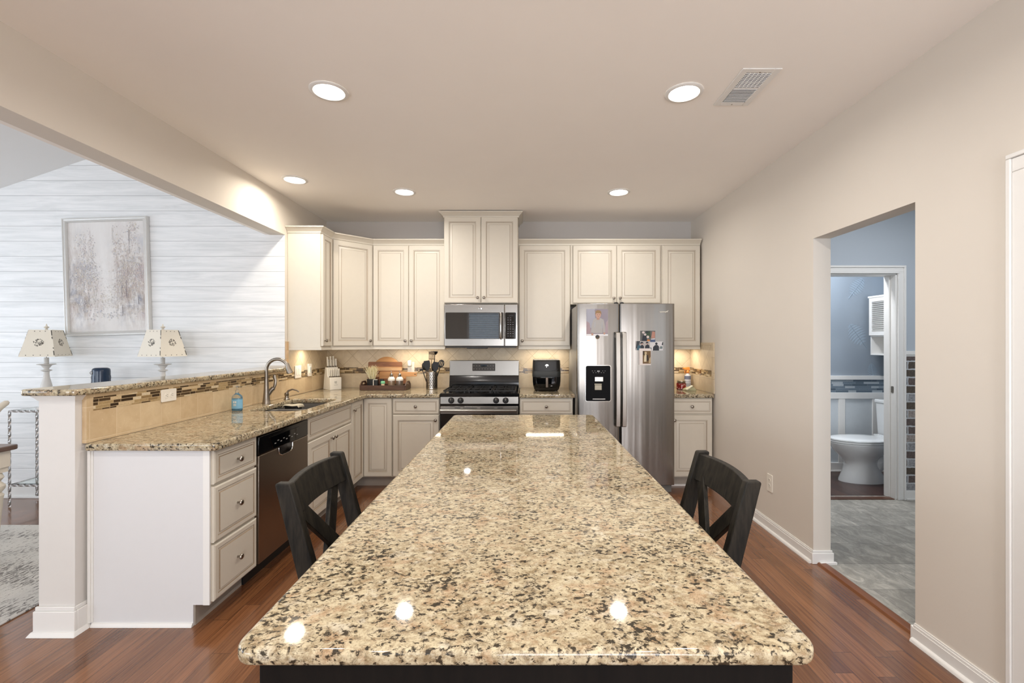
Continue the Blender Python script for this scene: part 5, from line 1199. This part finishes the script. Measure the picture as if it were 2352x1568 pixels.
# corner right of the fridge
t = thing('glass_jar', 'squat glass jar of red candies with metal lid beside the refrigerator', 'jar', (1.67, 4.80, CT)); c = (1.67, 4.80, CT)
m = MB(); m.lathe([(.042, .001), (.048, .006), (.049, .06), (.046, .072), (.036, .078)], c, 'Z', 26); m.build('jar', glass('red_jar_glass', (255, 225, 225), .02), t)
def redmat():
    s = N('red_candy'); v = s.n('ShaderNodeTexVoronoi', {'Vector': s.obj(), 'Scale': 75.0}); f = s.n('ShaderNodeSeparateColor', {0: v.outputs[1]}).outputs[0]
    col = s.ramp(f, [(0, lin((176, 24, 30))), (.55, lin((206, 44, 50))), (.8, lin((236, 190, 186)))], 'CONSTANT'); s.bump(v.outputs[0], .5, .003); return s.out(col, .3, 0.0)
m = MB(); m.lathe([(.040, .003), (.0455, .008), (.0465, .058), (.040, .066), (.001, .068)], c, 'Z', 26); m.build('candies', redmat(), t)
m = MB(); m.lathe([(.040, .076), (.041, .078), (.041, .094), (.038, .096), (.001, .096)], c, 'Z', 26); m.build('lid', M_nickel, t)
t = thing('spray_bottle', 'white spray bottle with orange trigger in the right counter corner', 'spray bottle', (1.785, 4.93, CT)); c = (1.785, 4.93, CT)
m = MB(); m.lathe([(.030, .001), (.033, .005), (.033, .12), (.028, .14), (.014, .158), (.013, .17)], c, 'Z', 22); b_ = m.build('bottle', plain('bottle_grey_white', (206, 208, 216), .35), t)
m = MB(); m.lathe([(.0335, .10), (.0338, .104), (.0338, .135), (.0300, .139)], c, 'Z', 22, caps=False); m.lathe([(.0336, .074), (.0336, .078)], c, 'Z', 22, caps=False); m.build('label_rings', plain('label_blue_grey', (120, 126, 150), .4), b_)
m = MB(); m.lathe([(.0336, .03), (.0337, .06)], c, 'Z', 22, caps=False); m.build('label', plain('label_grey', (176, 180, 190), .4), b_)
m = MB(); x_, y_, z_ = c; m.lathe([(.016, .165), (.017, .168), (.016, .19), (.011, .195)], c, 'Z', 16)
m.loft([[(x_+a, y_+b, z_+cz) for b in (-.011, .011) for a, cz in (((-.042, .205), (.022, .195)) if b < 0 else ((.022, .195), (-.042, .205)))]][:1]+[[(x_-.046, y_-.010, z_+.226), (x_+.016, y_-.010, z_+.232), (x_+.016, y_+.010, z_+.232), (x_-.046, y_+.010, z_+.226)]])
m.tube([(x_-.020, y_, z_+.205), (x_-.032, y_, z_+.185), (x_-.028, y_, z_+.160)], [.006, .006, .004], 8); m.tube([(x_-.045, y_, z_+.216), (x_-.056, y_, z_+.216)], .006, 8); m.build('trigger_head', plain('orange_plastic', (236, 146, 62), .4), t, bevel=.002)
t = thing('scrub_brush', 'pale green and cream folded cloth lying on the right corner counter', 'cloth', (1.73, 4.70, CT))
m = MB(); n1, n2 = 14, 8
def clothp(i, j, o_): u, v = i/n1, j/n2; return (1.675+.095*u+.012*math.sin(v*5), 4.66+.09*v+.01*math.sin(u*4), CT+.006+o_+.030*math.sin(PI*u)**.6*(.6+.4*math.sin(v*3+1))+.008*math.sin(u*9+v*6)*math.sin(PI*u))
top = [clothp(i, j, .004) for j in range(n2+1) for i in range(n1+1)]; bot = [(p[0], p[1], CT+.001) for p in top]; W_ = n1+1; Nn = len(top)
fs = [(j*W_+i, j*W_+i+1, (j+1)*W_+i+1, (j+1)*W_+i) for j in range(n2) for i in range(n1)]; fs += [tuple(Nn+a for a in f[::-1]) for f in fs]
bd = [i for i in range(n1)]+[j*W_+n1 for j in range(n2)]+[n2*W_+i for i in range(n1, 0, -1)]+[j*W_ for j in range(n2, 0, -1)]
fs += [(bd[k], bd[(k+1) % len(bd)], Nn+bd[(k+1) % len(bd)], Nn+bd[k]) for k in range(len(bd))]
m.add(top+bot, fs); m.build('cloth', plain('sage_cloth', (186, 182, 146), .9), t)
m = MB(); m.bar((1.672, 4.665, CT+.012), (1.745, 4.69, CT+.052), .035, .012, (0, 0, 1)); m.build('white_fold', plain('cream_cloth', (232, 228, 208), .8), t, bevel=.005)
t.name = 'folded_cloth'

# under cabinet lights
for cx_, cy_, L, pw, rot_, lb in ((-2.0, 4.42, .22, 1.5, 0, 'slim warm under cabinet light below the left end cabinet'), (-1.12, 4.86, .50, 1.7, 0, 'slim warm under cabinet light above the cutting boards'), (.235, 4.86, .42, 1.6, 0, 'slim warm under cabinet light above the air fryer'), (1.66, 4.86, .22, 1.5, 0, 'slim warm under cabinet light in the corner right of the refrigerator')):
    t = thing('under_cabinet_light', lb, 'light', (cx_, cy_, UZ0-.012)); pw *= .62
    m = MB(); m.box(cx_-L/2, cx_+L/2, cy_-.02, cy_+.02, UZ0-.012, UZ0-.001); m.build('housing', M_white, t, bevel=.002)
    m = MB(); m.box(cx_-L/2+.008, cx_+L/2-.008, cy_-.014, cy_+.014, UZ0-.0145, UZ0-.0118); m.build('diffuser', emis('warm_diffuser', (255, 226, 180), 4), t)
    a = area('lamp', (0, 0, -.006), (0, 0, 0), L-.02, .03, pw, (1.0, .91, .76)); a.parent = t; a.name = 'under_cabinet_lamp'

# ------------------------------------------------------------ ceiling fittings
M_led = emis('led_disc', (255, 250, 240), 9)
LP = [(-1.029, 2.416, 'left one of the two largest'), (.860, 2.430, 'large one beside the air vent'), (-1.868, 3.726, 'small light near the header above the sink'), (-1.048, 4.027, 'small light in front of the left wall cabinets'), (.850, 4.035, 'small light in front of the refrigerator'),
      (-1.03, .80, None), (.86, .80, None), (-1.03, -1.0, None), (.86, -1.0, None)]
for i, (x_, y_, lb) in enumerate(LP):
    t = thing('recessed_light', ('round recessed ceiling light, '+lb) if lb else 'round recessed ceiling light behind the camera', 'ceiling light', (x_, y_, ZC), group='recessed kitchen lights' if lb else 'recessed lights behind the camera')
    m = MB(); m.lathe([(.098, ZC-.0005), (.099, ZC-.004), (.094, ZC-.008), (.080, ZC-.009), (.075, ZC-.004), (.075, ZC-.0005)], (x_, y_, 0), 'Z', 40, caps=False); m.build('trim_ring', M_white, t)
    m = MB(); m.lathe([(.001, ZC-.003), (.040, ZC-.0035), (.076, ZC-.003)], (x_, y_, 0), 'Z', 40, caps=False); m.build('light_disc', M_led, t)
    a = area('lamp', (0, 0, -.012), (0, 0, 0), .11, .11, 5.1 if y_ > 1 else 8, NEUT if x_ > -1.5 else (1.0, .91, .78), 165, 'DISK'); a.parent = t; a.name = 'ceiling_lamp'
# air vent
t = thing('air_vent', 'white rectangular ceiling air vent with louvres near the right wall', 'air vent', (1.167, 2.384, ZC))
x0, x1, y0, y1 = 1.070, 1.263, 2.212, 2.556; z = ZC-.006
m = MB(); bw = .034
for a, b, c, d in ((x0, x0+bw, y0, y1), (x1-bw, x1, y0, y1), (x0+bw, x1-bw, y0, y0+bw), (x0+bw, x1-bw, y1-bw, y1), (x0+bw, x1-bw, (y0+y1)/2-.006, (y0+y1)/2+.006)): m.box(a, b, c, d, z, ZC-.0005)
m.build('frame', M_white, t, bevel=.002)
m = MB(); m.box(x0+bw, x1-bw, y0+bw, y1-bw, ZC-.0012, ZC-.0004); m.build('duct_shade_sheet', plain('duct_shade_black', (14, 11, 9), .9, Specular_IOR_Level=.1), t)  # flat black sheet paints the shade of a duct that is not modelled
m = MB(); yy = y0+bw+.006
while yy < (y0+y1)/2-.01: m.bar((x0+bw, yy, ZC-.006), (x1-bw, yy, ZC-.006), .0022, .0035, (0, -.35, 1)); yy += .0125
for k in range(1, 6): xx = x0+bw+(x1-x0-2*bw)*k/6; m.bar((xx, y0+bw, ZC-.004), (xx, (y0+y1)/2-.006, ZC-.004), .004, .002)
m.build('open_louvers', M_white, t)
m = MB(); yy = (y0+y1)/2+.010
while yy < y1-bw-.002: m.bar((x0+bw, yy, ZC-.005), (x1-bw, yy, ZC-.005), .0025, .0165, (0, 1.6, 1)); yy += .0115
m.build('closed_louvers', M_white, t)
m = MB()
for a, b in ((.5, .08), (.5, .95)): m.lathe([(.004, z-.001), (.004, z+.001)], (x0+(x1-x0)*a, y0+(y1-y0)*b if b < .5 else y1-.014, 0), 'Z', 10)
m.build('screws', M_nickel, t)

# ------------------------------------------------------------ living room
# painting, hung slightly crooked
t = thing('framed_painting', 'pale abstract tree painting in a silver frame hanging slightly crooked on the shiplap', 'painting', (-3.776, 4.148, 2.01), world=False)
t.rotation_euler = (0, -math.radians(1.7), 0)
M_sil = plain('silver_frame', (214, 213, 210), .35, .25)
W2, H2 = .385, .535
m = MB(); FP = [(0, 0), (0, .030), (.006, .036), (.014, .036), (.018, .030), (.026, .028), (.034, .032), (.044, .034), (.050, .028), (.054, .020), (.056, .012), (.056, 0)]
rings = [[(-W2+i, -d, -H2+i), (W2-i, -d, -H2+i), (W2-i, -d, H2-i), (-W2+i, -d, H2-i)] for i, d in [(a_*.72, b_) for a_, b_ in FP]]
m.loft(rings, False); m.build('frame', M_sil, t, ang=20)
def canvasmat():
    s = N('washed_canvas'); x, y, z = s.sep(s.obj())
    n1 = s.noise(s.mapv(s.obj(), (5, 1, 3)), 2, 6, .7, .6); n2 = s.noise(s.mapv(s.obj(), (22, 1, 4)), 2, 5, .7)
    f = s.math('ADD', s.math('MULTIPLY', n1, .6), s.math('MULTIPLY', n2, .4))
    left = s.math('MULTIPLY', s.math('LESS_THAN', x, -.05), 1.0)
    # mist column stays pale: distance from the gap
    gap = s.math('SUBTRACT', 1.0, s.math('MULTIPLY', s.math('ABSOLUTE', s.math('ADD', x, s.math('ADD', .02, s.math('MULTIPLY', z, .09)))), 6.0), clamp=True)
    low = s.ramp(s.math('ADD', z, .53), [(.02, (.2, .2, .2)), (.3, (1, 1, 1)), (.75, (.55, .55, .55)), (1, (.15, .15, .15))])
    k = s.math('MULTIPLY', s.math('MULTIPLY', s.math('SUBTRACT', 1.0, gap), low), s.ramp(f, [(.38, (0, 0, 0)), (.56, (1, 1, 1))]))
    tint = s.ramp(s.noise(s.obj(), 5, 3), [(.35, lin((142, 144, 156))), (.5, lin((172, 158, 146))), (.65, lin((170, 150, 148)))])
    return s.out(s.mix(s.math('MULTIPLY', k, .95), lin((224, 221, 218)), tint), .8, 0.0)
m = MB(); m.box(-W2+.036, W2-.036, -.014, -.008, -H2+.036, H2-.036); cv = m.build('canvas', canvasmat(), t)
rg = random.Random(11); dab = MB(); cols = [(184, 182, 184), (198, 190, 185), (200, 188, 184), (186, 187, 196), (168, 164, 164), (210, 201, 184), (220, 212, 203), (140, 132, 134)]
dm = [plain('brush_dab_%d' % i, c, .8) for i, c in enumerate(cols)]
yd = [-.0146]
def dabs(cx, cz, sx, sz, n, pal, r0=.0012, r1=.0048, elong=1.5):
    n = int(n*3.5)
    for _ in range(n):
        x_, z_ = rg.gauss(cx, sx), rg.gauss(cz, sz*1.1)
        if abs(x_) > W2-.05 or abs(z_) > H2-.05: continue
        r = rg.uniform(r0, r1); k_ = 7; a0 = rg.uniform(0, 6); yd[0] -= .0000012
        poly = [(x_+r*math.cos(a0+2*PI*k/k_)*rg.uniform(.6, 1.1), yd[0], z_+r*elong*math.sin(a0+2*PI*k/k_)*rg.uniform(.6, 1.1)) for k in range(k_)]
        dab.add(poly, [tuple(range(k_))], rg.choice(pal))
def trunk(x_, z0, z1, w_, c_):
    n = 6; L_ = [(x_+rg.uniform(-.002, .002), z0+(z1-z0)*k/n, w_*rg.uniform(.5, 1.2)) for k in range(n+1)]; yd[0] -= .000002
    vs = [(a-b/2, yd[0], z_) for a, z_, b in L_]+[(a+b/2, yd[0], z_) for a, z_, b in L_]
    dab.add(vs, [(k, n+1+k, n+2+k, k+1) for k in range(n)], c_)
for cx_, cz_, sx_, sz_, n_ in ((-.22, .30, .035, .05, 45), (-.215, .16, .02, .05, 20), (-.245, .02, .04, .06, 70), (-.14, .33, .010, .03, 8), (-.135, .20, .018, .06, 24), (-.14, .06, .035, .045, 60), (-.20, -.04, .07, .04, 60), (-.20, -.16, .07, .03, 18)): dabs(cx_, cz_, sx_, sz_, n_, [0, 0, 1, 2, 3, 5, 4])
for cx_, cz_, sx_, sz_, n_ in ((.24, .43, .03, .035, 45), (.25, .32, .025, .02, 14), (.08, .30, .015, .06, 16), (.12, .25, .03, .08, 24), (.22, .14, .05, .08, 80), (.12, .03, .03, .08, 50), (.24, -.02, .06, .07, 90), (.14, -.12, .05, .06, 50), (.30, .05, .02, .12, 26)): dabs(cx_, cz_, sx_, sz_, n_, [1, 2, 2, 0, 6, 5, 3])
dabs(.0, -.24, .17, .035, 120, [1, 5, 6, 0, 2], .001, .003, 2.2); dabs(-.02, -.17, .16, .05, 60, [6, 5, 1], .001, .003, 2.6); dabs(.0, -.34, .16, .03, 40, [0, 6, 3], .001, .004, 2.6)
for x_, a, b, w_, c_ in ((-.215, -.36, -.05, .002, 1), (-.17, -.25, -.14, .005, 4), (-.24, -.2, .0, .002, 2), (.09, -.30, .20, .003, 2), (.13, -.22, -.08, .006, 4), (.135, -.36, -.26, .005, 7), (.185, -.30, .12, .003, 2), (.175, -.20, -.04, .005, 7), (.21, .20, .42, .004, 7), (.06, .33, .44, .004, 1), (.235, -.34, -.06, .002, 2), (.28, -.26, -.18, .006, 7), (.30, .20, .26, .005, 4), (-.145, .36, .42, .003, 2), (-.10, -.30, -.1, .002, 1), (.03, -.28, -.12, .002, 6)): trunk(x_, a, b, w_, c_)
dab.build('brush_strokes', dm, cv, smooth=False)

# console table of twisted metal and glass
t = thing('console_table', 'twisted pewter metal console table with glass top and lower glass shelf against the shiplap', 'console table', (-3.6, 4.0, 0))
def twistmat():
    s = N('twisted_pewter'); n = s.noise(s.obj(), 40, 3)
    return s.out(s.mix(n, lin((110, 102, 98)), lin((224, 222, 220))), .3, .85)
M_pew = twistmat()
def twist(m, p, q, r, turns):
    p, q = Vector(p), Vector(q); t_ = (q-p).normalized(); up = Vector((0, 0, 1)) if abs(t_.z) < .9 else Vector((0, 1, 0)); u = (up-t_*up.dot(t_)).normalized(); b = t_.cross(u); L_ = (q-p).length; n = max(6, int(turns*8)); rings = []
    for i in range(n+1):
        a = turns*2*PI*i/n*.5; c_ = p+t_*L_*i/n; rings.append([tuple(c_+u*r*math.cos(a+PI/2*k)+b*r*math.sin(a+PI/2*k)) for k in range(4)])
    m.loft(rings)
x0, x1, y0, y1 = -4.405, -2.75, 3.905, 4.125; zt = .826
for a, b in ((x0, y0), (x1, y0), (x0, y1), (x1, y1)):
    m = MB(); twist(m, (a, b, 0), (a, b, zt), .010, 7); m.build('leg', M_pew, t, ang=20)
for zz in (zt-.006, .185):
    m = MB()
    for p, q in (((x0, y0), (x1, y0)), ((x0, y1), (x1, y1)), ((x0, y0), (x0, y1)), ((x1, y0), (x1, y1))): twist(m, (*p, zz), (*q, zz), .010, 15 if p[1] == q[1] else 2)
    m.build('rail', M_pew, t, ang=20)
    m = MB(); m.box(x0+.013, x1-.013, y0+.013, y1-.013, zz+.003, zz+.010); m.build('glass_shelf', glass('console_glass', (236, 246, 242), .03), t)
# shabby white lamps
def shademat():
    s = N('distressed_cream_metal'); n = s.noise(s.obj(), 35, 5, .7, .5)
    return s.out(s.mix(s.ramp(n, [(.66, (0, 0, 0)), (.74, (1, 1, 1))]), lin((228, 220, 204)), lin((196, 184, 164))), .55, 0.0)
M_shade = shademat(); M_chip = plain('chipped_metal', (72, 66, 58), .6); M_lampw = plain('lamp_white_paint', (206, 203, 198), .5)
def make_lamp(lab, x_, y_, rz):
    t = thing('table_lamp', lab, 'lamp', (x_, y_, .835), rz, world=False)
    m = MB(); m.lathe([(.060, 0), (.062, .008), (.058, .016), (.036, .03), (.026, .05), (.024, .07), (.034, .11), (.041, .16), (.036, .21), (.022, .27), (.018, .31), (.020, .325), (.036, .332), (.036, .338), (.016, .343), (.018, .352), (.030, .37), (.034, .378), (.060, .384), (.062, .390), (.016, .392), (.016, .445)], (0, 0, 0), 'Z', 28); m.build('turned_base', M_lampw, t)
    bw, tw, z0, z1 = .121, .077, .455, .685; sh = MB(); th = .003
    sq = lambda w_, z: [(-w_, -w_, z), (w_, -w_, z), (w_, w_, z), (-w_, w_, z)]
    sh.loft([sq(bw, z0), sq(tw, z1), sq(tw-th, z1), sq(bw-th, z0)], False, close=True); sd = sh.build('lamp_shade', M_shade, t, ang=20)
    ch = MB()
    rg = random.Random(5)
    for k in range(4):
        R_ = Matrix.Rotation(PI/2*k, 4, 'Z')
        def P(u, v, o_=.0008): w_ = bw+(tw-bw)*v; return (u*w_, -w_-o_, z0+(z1-z0)*v)
        ch.at(R_)
        for v, us in ((.94, (-.45, 0, .45)), (.06, (-.62, -.2, .2, .62))):
            for u in us:
                w_ = bw+(tw-bw)*v; ch.add([(u*w_+.0035*math.cos(a), -w_-.0012-0*a, z0+(z1-z0)*v+.0035*math.sin(a)) for a in [2*PI*q/8 for q in range(8)]], [tuple(range(8))])
        for _ in range(60):   # pierced rosette
            a, r = rg.uniform(0, 2*PI), .034*math.sqrt(rg.uniform(0, 1)); uu, vv = r*math.cos(a), .52+r*math.sin(a)/(z1-z0)*.9; w_ = bw+(tw-bw)*vv; q_ = rg.uniform(.0022, .005)
            ch.add([(uu+q_*math.cos(b), -w_-.0012, z0+(z1-z0)*vv+q_*.8*math.sin(b)) for b in [2*PI*q/6 for q in range(6)]], [tuple(range(6))])
        for v0, v1 in ((.78, .98), (.66, .74), (.05, .22), (.30, .34)):
            w0, w1 = bw+(tw-bw)*v0, bw+(tw-bw)*v1; ch.add([(w0-.006, -w0-.0012, z0+(z1-z0)*v0), (w0, -w0-.0012, z0+(z1-z0)*v0), (w1, -w1-.0012, z0+(z1-z0)*v1), (w1-.007, -w1-.0012, z0+(z1-z0)*v1)], [(0, 1, 2, 3)])
    ch.at(Matrix.Identity(4)); ch.build('pierced_pattern', M_chip, sd, smooth=False)
    m = MB(); m.tube([(0, 0, .44), (0, 0, .69)], .003, 6); m.bar((-tw, 0, z1-.004), (tw, 0, z1-.004), .004, .003); m.build('harp', M_nickel, t)
    m = MB(); m.lathe([(.008, .686), (.010, .69), (.006, .696), (.017, .706), (.018, .711), (.008, .718), (.005, .724), (.004, .735), (.0005, .738)], (0, 0, 0), 'Z', 16); m.build('finial', M_shade, t)
    return t
l1 = make_lamp('distressed cream table lamp with square metal shade, left end of the console', -4.135, 3.95, math.radians(18))
l2 = copy_tree(l1); l2.location = (-3.125, 3.95, .835); l2.rotation_euler = (0, 0, math.radians(-12)); l2['label'] = 'distressed cream table lamp with square metal shade below the right corner of the painting'
t = thing('canister', 'tall navy blue rounded canister standing on the console between the lamps', 'canister', (-3.66, 3.95, .836)); c = (-3.66, 3.95, .836)
M_navy = plain('navy_glaze', (18, 42, 68), .22)
m = MB(); m.lathe([(.052, 0), (.060, .006), (.062, .03), (.062, .325), (.060, .342), (.054, .350), (.046, .354), (.042, .356), (.020, .357), (.001, .357)], c, 'Z', 32); m.build('body', M_navy, t)
m = MB()
for k in range(8): 
    a = 2*PI*k/8; m.tube([(c[0]+.0615*math.cos(a), c[1]+.0615*math.sin(a), c[2]+.05+.02*j) for j in range(13)], [.0015+.0015*(j % 2) for j in range(13)], 6)
m.build('raised_ribs', M_navy, t)
m = MB(); m.tube([(c[0]-.030+.010*math.cos(a), c[1]-.060, c[2]+.315+.012*math.sin(a)) for a in [2*PI*k/12 for k in range(13)]], .0022, 6); m.build('ring_pull', M_chrome, t)

# dining table corner and chair
t = thing('dining_table', 'white farmhouse dining table with brown wood top at the left edge', 'dining table', (-3.9, 2.1, 0))
M_ttop = wood('brown_table_top', (78, 58, 48), (116, 92, 78), 'Y', 5, .3); M_tw = plain('cream_table_paint', (214, 204, 188), .45)
x0, x1, y0, y1 = -4.55, -3.205, 1.1, 2.905
m = MB(); m.prism(rrect(x0, x1, y0, y1, .03, 5), .735, .765); m.build('table_top', M_ttop, t, bevel=.006)
m = MB(); m.box(x0+.06, x1-.025, y0+.06, y1-.035, .63, .735); m.build('apron', M_tw, t, bevel=.003)
for a, b in ((x0+.12, y0+.12), (x1-.085, y0+.12), (x0+.12, y1-.09), (x1-.085, y1-.09)):
    m = MB(); m.box(a-.05, a+.05, b-.05, b+.05, .60, .735); m.lathe([(.018, .0108), (.028, .02), (.020, .05), (.034, .06), (.036, .075), (.026, .085), (.052, .44), (.056, .46), (.044, .475), (.060, .50), (.062, .52), (.040, .545), (.056, .57), (.044, .60)], (a, b, 0), 'Z', 24); m.build('leg', M_tw, t)
t = thing('dining_chair', 'white dining chair with curved back post at the far end of the dining table', 'dining chair', (-4.17, 3.12, .0105))
cx, cy = -4.17, 3.12
for s_ in (-1, 1):
    m = MB(); m.tube([(cx+s_*.20, cy+.17, .0108), (cx+s_*.20, cy+.20, .3), (cx+s_*.205, cy+.19, .45), (cx+s_*.21, cy+.21, .70), (cx+s_*.218, cy+.25, .84), (cx+s_*.232, cy+.30, .92), (cx+s_*.250, cy+.335, .955), (cx+s_*.258, cy+.345, .962)], [.018, .02, .022, .021, .021, .024, .020, .008], 12); m.build('back_post', M_tw, t)
    m = MB(); m.lathe([(.014, .0108), (.02, .03), (.016, .06), (.024, .40), (.022, .44)], (cx+s_*.19, cy-.18, 0), 'Z', 16); m.build('leg', M_tw, t)
m = MB(); m.prism(rrect(cx-.225, cx+.225, cy-.22, cy+.21, .04), .435, .465); m.build('seat', M_tw, t, bevel=.01)
for z_, yo in ((.62, .20), (.76, .22), (.875, .275)):
    m = MB(); m.tube([(cx-.21+.42*k/8, cy+yo+.03*math.sin(PI*k/8), z_+.02*math.sin(PI*k/8)) for k in range(9)], .026, 10, squash=.35); m.build('ladder_slat', M_tw, t)
# rug
def rugmat():
    s = N('woven_rug'); x, y, z = s.sep(s.obj())
    n = s.noise(s.mapv(s.obj(), (70, 22, 1)), 1, 4, .7, .8); band = s.noise(s.mapv(s.obj(), (.8, 3.2, 1)), 1.5, 1)
    dash = s.ramp(s.math('ADD', n, s.math('MULTIPLY', s.math('SUBTRACT', band, .5), .35)), [(.545, (0, 0, 0)), (.60, (1, 1, 1))])
    base = s.mix(s.noise(s.obj(), 180, 3, .7), lin((196, 192, 186)), lin((228, 225, 220)))
    s.bump(n, .6, .004); return s.out(s.mix(s.math('MULTIPLY', dash, .8), base, lin((92, 86, 84))), .95, 0.0)
m = MB(); m.prism(rrect(-5.3, -2.60, .9, 3.50, .01, 2), .0005, .010); tag(m.build('area_rug', rugmat(), bevel=.003), 'off white woven rug with grey flecks under the dining table', 'rug')
